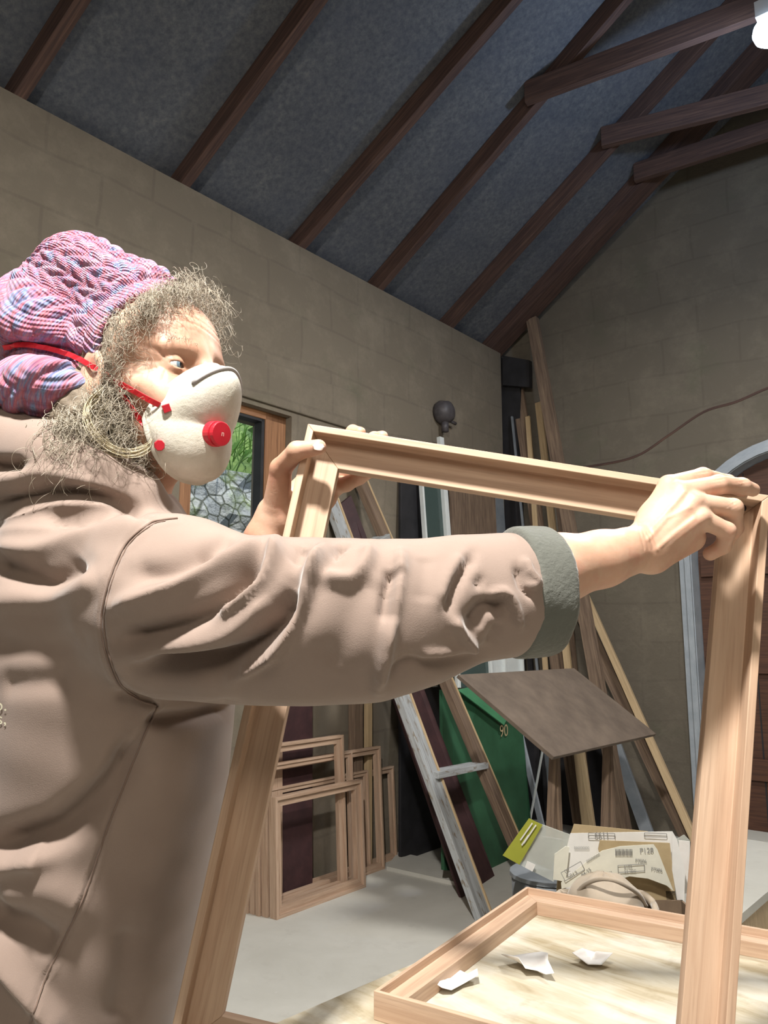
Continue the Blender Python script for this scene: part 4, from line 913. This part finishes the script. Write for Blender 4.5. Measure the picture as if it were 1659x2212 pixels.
# finger nails
def nail(c,n,a,l,w):
    n=nz(n); a=nz(np.asarray(a)-n*(np.asarray(a)@n)); b=np.cross(n,a); V=[]
    for i in range(7):
        for j in range(7):
            u_=(i/6-.5)*2; v_=(j/6-.5)*2; k=math.sqrt(max(0,1-abs(u_)**3)); V.append(np.asarray(c)+a*u_*l/2+b*v_*w/2*k-n*(v_*v_*w*.16+.0003*u_*u_))
    return np.array(V),[(i*7+j,(i+1)*7+j,(i+1)*7+j+1,i*7+j+1) for i in range(6) for j in range(6)]
def camn(p): return nz(O0-p)
pt=W(688,963,.956); V,Fc=nail(pt,camn(pt)+UP*.55,W(700,965,.96)-W(675,963,.96),.0145,.0105); obj('thumb_nail',V,Fc,'nail',person,smooth=True)
pt=W(1620,1050,.8995); V,Fc=nail(pt,camn(pt)*.6+UP*.8,W(1630,1055,.9)-W(1610,1047,.89),.011,.009); obj('finger_nail',V,Fc,'nail',person,smooth=True)
# hoodie ------------------------------------------------------------
def hood(P):
    d=chain(P,[J(-90,960,.99,.060),J(10,975,.93,.050),J(110,1000,.895,.044),J(210,1035,.885,.038),J(290,1075,.895,.030),J(338,1112,.92,.022)],.02)
    d=smin(d,chain(P,[J(-90,960,.99,.05),J(0,960,1.08,.05),J(150,1000,1.11,.045),J(300,1075,1.05,.03),J(345,1105,.97,.022)],.02),.02)
    d=smin(d,chain(P,[J(-60,1040,.93,.04),J(80,1060,.885,.034),J(200,1090,.88,.028),J(280,1110,.885,.02)],.02),.012)
    return d
def hoodief(P):
    d=torso(P)
    s=chain(P,SLV,.02); s=smax(s,(P-(CUc+CUa*.012).astype(np.float32))@CUa.astype(np.float32),.008)
    d=smin(d,cap_(P,W(250,1225,.93),W(330,1260,1.10),.10,.085),.03)
    d=smin(d,chain(P,[J(330,1245,1.11,.078),J(420,1370,1.13,.072),J(470,1440,1.12,.060)],.02),.02)
    d=smin(d,s,.028)
    d=smin(d,hood(P),.016)
    # opening for neck
    return d
lo,hi=bbox([[-.80,.66,.56],[.17,1.26,1.50]],.02); GV,GF=surfnet(hoodief,lo,hi,.0036)
GV=lap(GV,GF,1)
FOLD=[ # (polyline px, width px, amplitude m, taper)
 ([(249,1312),(380,1270),(464,1228),(527,1203),(575,1178)],20,.0110),
 ([(290,1240),(360,1238),(422,1212),(470,1190)],26,-.0070),
 ([(255,1385),(380,1352),(485,1298),(570,1222)],22,-.0140),
 ([(464,1325),(549,1270),(591,1205),(600,1175)],15,.0125),
 ([(264,1425),(400,1405),(500,1372),(590,1290)],22,.0050),
 ([(300,1450),(422,1447),(527,1420),(599,1345),(640,1270)],30,-.0250),
 ([(494,1464),(591,1405),(641,1321),(667,1253),(700,1190)],17,.0165),
 ([(430,1205),(470,1175),(500,1165)],14,-.005),([(640,1215),(655,1180)],18,-.006),
 ([(700,1440),(740,1380),(770,1300),(800,1240)],40,-.0045),
 ([(819,1487),(828,1430),(840,1366),(853,1280),(868,1195)],15,.0095),
 ([(836,1345),(842,1282),(853,1228)],15,-.0130),
 ([(700,1250),(760,1250),(790,1215),(800,1178)],16,.0065),
 ([(727,1208),(733,1190),(745,1180)],6,-.007),([(-30,1092),(60,1074),(150,1062),(240,1078),(318,1118)],15,-.012),([(-30,1004),(45,1004)],14,-.012),([(-30,1050),(80,1020),(190,1045),(280,1085)],16,.004),
 ([(905,1418),(960,1412),(1025,1410)],12,.0045),
 ([(840,1470),(880,1430),(960,1432),(1060,1405)],16,-.0060),
 ([(1030,1409),(1000,1370),(978,1338)],12,.0080),
 ([(1020,1350),(1056,1303),(1092,1320)],20,-.0095),([(1060,1390),(1075,1350)],12,-.004),
 ([(1123,1354),(1112,1310),(1092,1280),(1050,1290)],9,.0065),
 ([(967,1312),(985,1262),(1022,1196)],11,-.0055),([(950,1300),(968,1250),(1000,1200)],14,.0035),
 ([(1028,1255),(1045,1262)],16,-.004),
 ([(1135,1210),(1146,1240),(1160,1255),(1150,1268),(1138,1262)],7,.0060),([(1118,1225),(1128,1265),(1150,1290)],9,-.006),
 ([(920,1200),(915,1300)],22,-.0025),
 # torso
 ([(-20,1210),(60,1242),(114,1256),(181,1211)],24,-.0100),([(-20,1185),(85,1186),(190,1150),(320,1128)],22,.0065),
 ([(-20,1140),(80,1108),(160,1092),(250,1096)],18,.0055),([(110,1120),(190,1130),(260,1108)],16,-.0055),
 ([(-20,1300),(110,1288),(215,1250)],26,.0055),([(-20,1390),(90,1400),(200,1385)],30,-.0035),([(0,1480),(150,1470)],28,-.0040),
 ([(-20,1840),(60,1812),(145,1780),(255,1680),(300,1600)],34,-.0200),([(-30,1868),(40,1856),(95,1850)],26,.0140),
 ([(-20,1975),(60,2005),(120,2045)],30,-.0095),([(-30,2000),(20,2075),(60,2130),(130,2225)],22,.0150),
 ([(0,1930),(100,1920),(180,1960)],40,.0060),([(280,2000),(255,2212)],30,-.0050),([(320,1560),(420,1545),(505,1530)],16,-.010),
 ([(250,1500),(300,1510),(340,1524)],10,-.004)]
SEAM1=[(384,1120),(350,1124),(321,1133),(270,1177),(236,1253),(219,1329),(222,1380),(230,1413),(253,1473),(295,1510),(338,1525)]
SEAM2=[(340,1526),(297,1624),(260,1718),(224,1812),(188,1917),(141,2025),(94,2123),(62,2225)]
def folds(V,Fc):
    nn=vnormals(V,Fc); qp,dp=projv(V); vis=np.clip((nn*((O0-V)/nrm(O0-V)[:,None])).sum(1)*3+.15,0,1)*(dp<1.06)
    w=np.zeros(len(V))
    for pl,wd_,am in FOLD:
        pl2=smooth_path(np.array([(a,b,0) for a,b in pl],float),4)[:,:2] if len(pl)>2 else np.array(pl,float)
        dd,tt,sd=segdist(qp,pl2); end=np.clip(np.minimum(tt,1-tt)*6+.35,0,1); w+=1.45*am*np.exp(-(dd/wd_)**2)*end
    for pl in (SEAM1,SEAM2):
        dd,tt,sd=segdist(qp,pl); w-=.0022*np.exp(-(dd/4.5)**2); w+=.0010*np.exp(-((dd-11)/5)**2)
    w+=.0012*np.sin(V[:,0]*47+V[:,2]*31)*np.sin(V[:,2]*58-V[:,0]*22)
    return V+nn*(w*vis)[:,None]
GV=folds(GV,GF); 
hd=obj('hoodie',GV,GF,'hoodie',person,smooth=True)
def ringf(P):
    q=P-CUc.astype(np.float32)-(CUa*.006).astype(np.float32); h=q@CUa.astype(np.float32); pr=q-h[:,None]*CUa.astype(np.float32); 
    rad=np.sqrt((pr[:,0]**2+pr[:,1]**2)/(0.93)**2+pr[:,2]**2); 
    a=np.abs(h-.010*np.sin(np.arctan2(pr[:,2],pr[:,1])*2+.6)*0)-.0155; b=np.abs(rad-.0545)-.0055
    d=np.sqrt(np.maximum(a,0)**2+np.maximum(b,0)**2)+np.minimum(np.maximum(a,b),0)-.0065
    return d+.0009*np.sin(P[:,0]*90+P[:,2]*60)*np.sin(P[:,2]*70-P[:,1]*50)+.0002*np.sin(P[:,0]*620+P[:,1]*310)*np.sin(P[:,2]*590+P[:,0]*233)
UV_,UF_=surfnet(ringf,CUc-.085,CUc+.085,.0018); obj('cuff',UV_,UF_,'fleece',hd,smooth=True,label='turned back grey green fleece cuff')
bv=BVHTree.FromPolygons([Vector(v) for v in GV],[tuple(f) for f in GF.tolist()])
def hit(px,py,tree,lift=.0008):
    d=ray(px,py); r=tree.ray_cast(Vector(O0),Vector(d/np.linalg.norm(d)))
    if r[0] is None: return None
    return np.array(r[0])+np.array(r[1])*lift
def surf_line(name,pl,tree,r,mat,parent,lift=.0005,dens=8,flat=None):
    pl=smooth_path(np.array([(a,b,0) for a,b in pl],float),dens)[:,:2]; pts=[hit(x,y,tree,lift) for x,y in pl]; pts=[p for p in pts if p is not None]
    V,Fc,g=tube_geo(pts,r,6); return obj(name,V,Fc,mat,parent,g,smooth=True)
surf_line('seam',SEAM1,bv,.0013,'seam',hd); surf_line('seam',[(a+7,b+2) for a,b in SEAM1[1:-1]],bv,.0009,'seam',hd); surf_line('seam',SEAM2,bv,.0013,'seam',hd)
for s,px,py,sz in (('o.',-13,1535,34),('s,',-6,1564,32),('b',-26,1532,32)):
    if s=='b': continue
    V,Fc=text_geo(s); pts=[]; sc=sz*1.15
    for v in V:
        p=hit(px+v[0]*sc,py-v[1]*sc,bv,.0009); pts.append(p if p is not None else W(px,py,.85))
    obj('printed_text',np.array(pts),Fc,'print',hd)
# trousers and shoes
def trou(P):
    d=None
    for sy in (-.09,.09):
        h_=HIP+np.array([0,sy,.02]); kn=np.array([HIP[0]+.03,HIP[1]+sy,.44]); an=np.array([HIP[0]-.01,HIP[1]+sy,.10])
        e=chain(P,[(h_,.105),(kn,.070),(an,.058)],.02); e=np.maximum(e,.075-P[:,2]); d=e if d is None else smin(d,e,.03)
    return smin(d,ell_(P,HIP+UP*.02,(.15,.19,.12)),.03)
lo,hi=bbox([[HIP[0]-.2,HIP[1]-.24,.05],[HIP[0]+.2,HIP[1]+.24,.72]],.02); V,Fc=surfnet(trou,lo,hi,.01); obj('trousers',V,Fc,'trousers',person,smooth=True)
for sy in (-.09,.09):
    an=np.array([HIP[0]-.01,HIP[1]+sy,.07])
    V,Fc=surfnet(lambda P:np.maximum(smin(cap_(P,an-UP*.015,an+np.array([.18,0,-.035]),.048,.036),cap_(P,an,an+UP*.04,.05,.05),.02),-P[:,2]),an-np.array([.08,.08,.08]),an+np.array([.26,.08,.14]),.006)
    obj('shoe',V,Fc,'shoe',person,smooth=True)
# knitted cap ---------------------------------------------------------
bA=W(392,600,.96); bB=W(200,812,.90)
ha=nz(np.cross(nz(bB-bA),np.array([.12,1,.10]))); ha=ha if ha[2]>0 else -ha
BRIM=[(470,560),(398,600),(385,603),(340,622),(290,650),(250,688),(230,735),(224,785),(234,815),(200,850),(150,880),(115,925),(60,985)]
BR2=np.array([W(x,y,.92)[[0,2]] for x,y in BRIM])
HATC=W(178,640,.985)
def hatcut(P):
    dd,tt,sd=segdist(np.asarray(P)[:,[0,2]].astype(float),BR2); return dd*sd,tt
_s=hatcut(np.array([W(150,650,.92)]))[0][0]; HSG=-1. if _s>0 else 1.   # negative inside the cap
def hatf(P):
    q=(P-HC.astype(np.float32))@RH.astype(np.float32)
    d=ell_(q,(-.014,0,.036),(.106,.084,.090))
    d=smin(d,cap_(P,W(175,612,1.0),W(120,700,1.0),.054,.078),.03)
    d=smin(d,cap_(P,W(170,602,1.0),W(300,648,.985),.040,.046),.03)
    d=smin(d,ell_(P,W(95,735,.98),(.056,.075,.05)),.02)
    low=ell_(P,W(122,856,.95),(.070,.078,.045)); low=smin(low,cap_(P,W(60,800,1.02),W(150,850,1.0),.04,.05),.02)
    d=smin(d,low,.010)
    return smax(d,(hatcut(P)[0]*HSG).astype(np.float32),.008)
lo,hi=bbox([W(0,500,1.0),W(400,930,1.0),W(200,700,.85),W(200,700,1.12)],.05); KV,KF=surfnet(hatf,lo,hi,.0022)
KV=lap(KV,KF,1)
def hatdisp(V,Fc):
    nn=vnormals(V,Fc); q=V-bA; v=q@ha; e1=nz(bB-bA); e1=nz(e1-ha*(e1@ha)); e2=np.cross(ha,e1); r=V-HATC
    th=np.arctan2(r@e2,r@e1); R=.095; u=th*R; bd=-hatcut(V)[0]*HSG
    cw=.0285; rh=.0225; col=np.floor(u/cw); fu=u/cw-col; sgn=np.where(col%2==0,1,-1)
    ph=v/rh+sgn*(fu-.5)*1.15; fv=ph-np.floor(ph)
    lump=np.clip(np.sin(math.pi*fv),0,1)**.55*np.clip(np.sin(math.pi*fu),0,1)**.45
    rib=np.sin(u*2*math.pi/.0075)*.0009
    band=np.clip((bd-.026)/.006,0,1); low=np.clip((-v-.01)/.02,0,1)
    w=lump*.0062*band+rib*(1-band)+.0022*np.exp(-((bd-.004)/.006)**2)-.0032*np.exp(-((bd-.027)/.004)**2)
    qp,dp=projv(V); dd,tt,sd=segdist(qp,[(-10,750),(60,748),(150,765),(215,803),(240,820)]); w-=.010*np.exp(-(dd/16)**2)
    g=np.stack([u,v,np.zeros_like(u)],-1); return V+nn*w[:,None],g
KV,kg=hatdisp(KV,KF); cap=obj('knit_cap',KV,KF,'knit',person,kg,smooth=True,label='pink, blue and mauve cabled knit cap')
# face mask -----------------------------------------------------------
def rim(t):
    s=math.sin(t); c=math.cos(t)      # t=90deg top, 0 near side, 270 bottom
    if s>=0: z=-.070+s**1.1*.068; yy=-.059*math.copysign(abs(c)**1.15,c); x=.058+.054*s**1.3
    else: z=-.070-(-s)**1.1*.062; yy=-.059*math.copysign(abs(c)**.8,c); x=.058+.008*(-s)
    return np.array([x,yy,z])
cb=np.array([.078,0,-.074]); ap=np.array([.117,0,-.078]); NS,NR=72,22; V=[]
def maskP(t,a):
    r=rim(t)-cb; r0=r.copy(); k=max(0,math.cos(a))**.74; p=cb+r*k; p=p+(ap-cb)*math.sin(a)**1.05
    if math.sin(t)>.2: p[0]+=.004*math.sin(t)*math.sin(2*a)
    if math.sin(t)<0: p[2]+=-.004*math.sin(2*a)*(-math.sin(t))
    return p
ringA=[maskP(2*math.pi*k/NS,0)*1 for k in range(NS)]
for k in range(NS):   # small flange
    p=ringA[k]; V.append(hl(p+(p-cb)*np.array([0,.07,.05])-np.array([.002,0,0])))
for i in range(NR+1):
    a=math.pi/2*i/NR
    for k in range(NS): V.append(hl(maskP(2*math.pi*k/NS,a)))
Fc=[(i*NS+k,i*NS+(k+1)%NS,(i+1)*NS+(k+1)%NS,(i+1)*NS+k) for i in range(NR+1) for k in range(NS)]
V=np.array(V); r=np.random.default_rng(5); V=V+RH@np.array([1,0,0])*0
MASKV,MASKF=V.copy(),list(Fc)
mk=obj('face_mask',V,Fc,'mask',person,smooth=True,label='white moulded felt dust mask'); so=mk.modifiers.new('solid','SOLIDIFY'); so.thickness=.0022; so.offset=1
mt=BVHTree.FromPolygons([Vector(v) for v in V],Fc)
# metal nose strip
pts=[hl(maskP(math.radians(t),.50))+RH@np.array([.0008,0,.0004]) for t in np.linspace(40,140,22)]
V,Fc,g=bar_geo(pts[0],pts[1],.001,.001); parts=[]
Vt,Ft,gt=tube_geo(pts,.0026,6); Vt=Vt.copy(); obj('nose_clip',Vt,Ft,'steel',mk,gt,smooth=True,label='grey bendable nose strip')
# valve
vd=RH@nz([1,-.12,-.20]); r_=mt.ray_cast(Vector(hl((.2,-.010,-.086))),Vector(-(RH@np.array([1,0,0.]))))
vc=np.array(r_[0]) if r_[0] is not None else hl((.12,-.012,-.084))
pr=[(-.004,.0148),(.0055,.0146),(.0060,.0118),(.0075,.0118),(.0080,.0140),(.0125,.0136),(.0130,.0)]
V,Fc,g=tube_geo([vc+vd*(a+1e-5*i) for i,(a,b) in enumerate(pr)],[b for a,b in pr],28); obj('exhale_valve',V,Fc,'redplastic',mk,g,bevel=.0008,label='round red exhalation valve')
for s in range(5):
    a=(s-2)*.0036; up_=nz(np.cross(vd,np.cross(UP,vd))); sd_=np.cross(vd,up_); 
pgt,pft=text_geo('n'); up_=nz(UP-vd*(UP@vd)); sd_=nz(np.cross(up_,vd)); P_=vc+vd*.0146+np.outer((pgt[:,0]-.3)*.009,sd_)+np.outer((pgt[:,1]-.3)*.009,up_); obj('valve_mark',P_,pft,'nail',mk)
# straps
allV=[];allF=[];k=0
for V_,F_ in ((HV,HF),(KV,KF),(MASKV,np.array(MASKF))):
    allV+= [Vector(v) for v in V_]; allF+= [tuple(i+k for i in f) for f in F_.tolist()]; k+=len(V_)
hb=BVHTree.FromPolygons(allV,allF)
def strap(pl,w=.0042,first=None):
    pl=smooth_path(np.array([(a,b,0) for a,b in pl],float),6)[:,:2]; pts=[]; nr_=[]
    for x,y in pl:
        d=ray(x,y); r=hb.ray_cast(Vector(O0),Vector(d/np.linalg.norm(d)))
        if r[0] is None: pts.append(None); continue
        pts.append(np.array(r[0])+np.array(r[1])*.0045); nr_.append(np.array(r[1]))
    good=[p for p in pts if p is not None]; good=np.array(good); 
    for _ in range(14): good[1:-1]=(good[:-2]+2*good[1:-1]+good[2:])/4
    V=[];Fc=[]; n=len(good); T=np.gradient(good,axis=0)
    for i in range(n):
        t=nz(T[i]); nn_=nz(O0-good[i]); nn_=nr_[min(i,len(nr_)-1)]; s=nz(np.cross(t,nn_)); up=np.cross(s,t)
        for (a,b) in ((-1,-.4),(1,-.4),(1,.4),(-1,.4)): V.append(good[i]+s*a*w/2+up*b*.0022+up*.001)
    Fc=[(4*i+k,4*i+(k+1)%4,4*(i+1)+(k+1)%4,4*(i+1)+k) for i in range(n-1) for k in range(4)]+[(3,2,1,0),tuple(4*(n-1)+k for k in range(4))]
    return obj('strap',V,Fc,'red',mk,smooth=False)
strap([(352,878),(325,862),(300,846),(268,830),(235,812),(212,797),(160,768),(110,750),(60,745),(14,747)],.0060)
strap([(346,972),(338,955),(318,925),(295,885),(275,852),(250,828),(236,806)],.0062)
for (x,y) in ((360,882),(345,962)):
    d=ray(x,y); r=mt.ray_cast(Vector(O0),Vector(d/np.linalg.norm(d))); p=np.array(r[0]) if r[0] is not None else W(x,y,.88)
    n_=nz(O0-p); V,Fc,g=tube_geo([p-n_*.001,p+n_*.0035],[.0065,.0055],4 if y<900 else 8); obj('strap_clip',V,Fc,'redplastic',mk,g)
c=W(12,748,.93); h_=hit(14,748,hb,.004); c=h_ if h_ is not None else c
V,Fc=uvsphere(c,.0065,UP); obj('strap_knot',V,Fc,'red',mk,smooth=True)
# hair ----------------------------------------------------------------
def strands(specs,seed,rad,ns=4):
    r=np.random.default_rng(seed); parts=[]; 
    for (P0,D0,n,L,curl,spread,drop) in specs:
        for _ in range(n):
            p=np.array(P0,float)+r.normal(0,1,3)*spread; d=nz(np.asarray(D0)+r.normal(0,.33,3)); ln=L*r.uniform(.5,1.25); m=30; pts=[]; ph=r.uniform(0,6.28); w=r.uniform(1.2,2.6); cr=curl*r.uniform(.5,1.5)
            a=nz(np.cross(d,r.normal(0,1,3))); b=np.cross(d,a)
            for i in range(m):
                t=i/(m-1); pts.append(p+d*ln*t+np.array([0,0,-1])*drop*ln*t*t+(a*math.cos(ph+w*6.28*t)+b*math.sin(ph+w*6.28*t))*cr*(.25+t))
            parts.append(tube_geo(pts,np.linspace(rad,rad*.4,m),ns,cap=False))
    V,Fc,g=merge(parts); return V,Fc
S=[]
def ln_(pl,n,each):
    pl=smooth_path(np.array(pl,float),n); return pl[::each]
for p in ln_([(242,830,.886),(236,790,.884),(240,740,.884),(258,695,.886)],7,1): S.append((W(*p),(.22,-.12,-.8),8,.045,.0055,.0055,.15))
for p in ln_([(258,692,.888),(292,660,.892),(335,634,.905),(372,618,.93)],7,1): S.append((W(*p),(.40,-.22,-.40),8,.034,.0055,.0045,.4))
for p in ln_([(285,664,.888),(325,640,.90),(372,622,.925),(415,628,.955)],9,1): S.append((W(*p),(.50,-.18,-.10),9,.022,.0050,.0050,.9))
for p in ln_([(345,620,.93),(395,608,.95),(432,640,.99),(450,690,1.005)],8,1): S.append((W(*p),(.75,-.05,.05),5,.036,.0085,.006,.5))
for p in ln_([(446,680,1.0),(458,750,1.0)],6,1): S.append((W(*p),(.8,-.1,-.15),4,.034,.0075,.005,.3))
V,Fc=strands(S,21,.00032,4); obj('hair',V,Fc,'hair',person,smooth=True,label='curly grey wisps around the forehead and temple')
S=[]
for p in ln_([(150,900,.874),(110,925,.876),(75,945,.885)],7,1): S.append((W(*p),(.45,-.10,-.5),12,.045,.008,.008,.3))
for p in ln_([(238,840,.886),(205,860,.882),(165,890,.878),(125,925,.880),(100,940,.885)],7,1): S.append((W(*p),(.40,-.12,-.65),14,.068,.0080,.008,.2))
for p in ln_([(232,850,.888),(250,905,.888),(275,955,.895),(300,1000,.90)],7,1): S.append((W(*p),(.30,-.10,-.6),13,.042,.0085,.008,.1))
V,Fc=strands(S,22,.00038,4); obj('hair',V,Fc,'hair',person,smooth=True,label='curly grey blonde hair hanging below the cap')
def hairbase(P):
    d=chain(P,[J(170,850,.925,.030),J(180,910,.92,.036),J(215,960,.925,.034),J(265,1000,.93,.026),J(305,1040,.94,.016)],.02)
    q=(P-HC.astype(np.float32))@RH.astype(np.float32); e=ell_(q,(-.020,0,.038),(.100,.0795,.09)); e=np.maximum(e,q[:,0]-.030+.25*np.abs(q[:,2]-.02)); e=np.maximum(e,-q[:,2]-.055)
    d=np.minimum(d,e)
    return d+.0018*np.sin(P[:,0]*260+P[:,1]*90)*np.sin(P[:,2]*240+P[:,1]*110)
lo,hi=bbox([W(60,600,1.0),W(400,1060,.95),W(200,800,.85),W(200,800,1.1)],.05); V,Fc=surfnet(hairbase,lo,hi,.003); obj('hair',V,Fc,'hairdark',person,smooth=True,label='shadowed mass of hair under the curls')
S=[]
for t_ in np.linspace(0,1,9): S.append((hl((.0915-.012*t_,-.014-.032*t_,.0235+.003*math.sin(3*t_))),(-.1,-.9,.35),4,.010,.0006,.0010,.1))
V,Fc=strands(S,31,.00028,3); obj('eyebrow',V,Fc,'hair',person,smooth=True)
# long blonde curls
parts=[]; r=np.random.default_rng(9)
for pl,n,w_ in (([(215,850,.868),(192,880,.862),(192,915,.858),(215,950,.858),(250,975,.862),(290,980,.868),(322,965,.872),(328,948,.874)],26,.0035),([(225,870,.872),(205,900,.868),(212,930,.866),(240,960,.868)],12,.004),
                ([(250,1000,.885),(290,1010,.885),(315,1030,.888),(322,1060,.89),(318,1080,.892)],14,.0025),([(150,910,.875),(165,945,.872),(185,985,.875)],8,.003)):
    base=smooth_path([W(*p) for p in pl],6)
    for _ in range(n):
        o_=r.normal(0,1,3)*w_*np.array([1,.6,1]); k_=r.normal(0,1,3)*w_*.5; m=len(base); pts=[base[i]+o_*(1-.6*i/m)+k_*math.sin(3.1*i/m) for i in range(m)]; parts.append(tube_geo(pts,np.linspace(.0007,.0004,m),4,cap=False))
V,Fc,g=merge(parts); obj('hair',V,Fc,'hairblonde',person,smooth=True,label='long blonde curl looping under the ear')
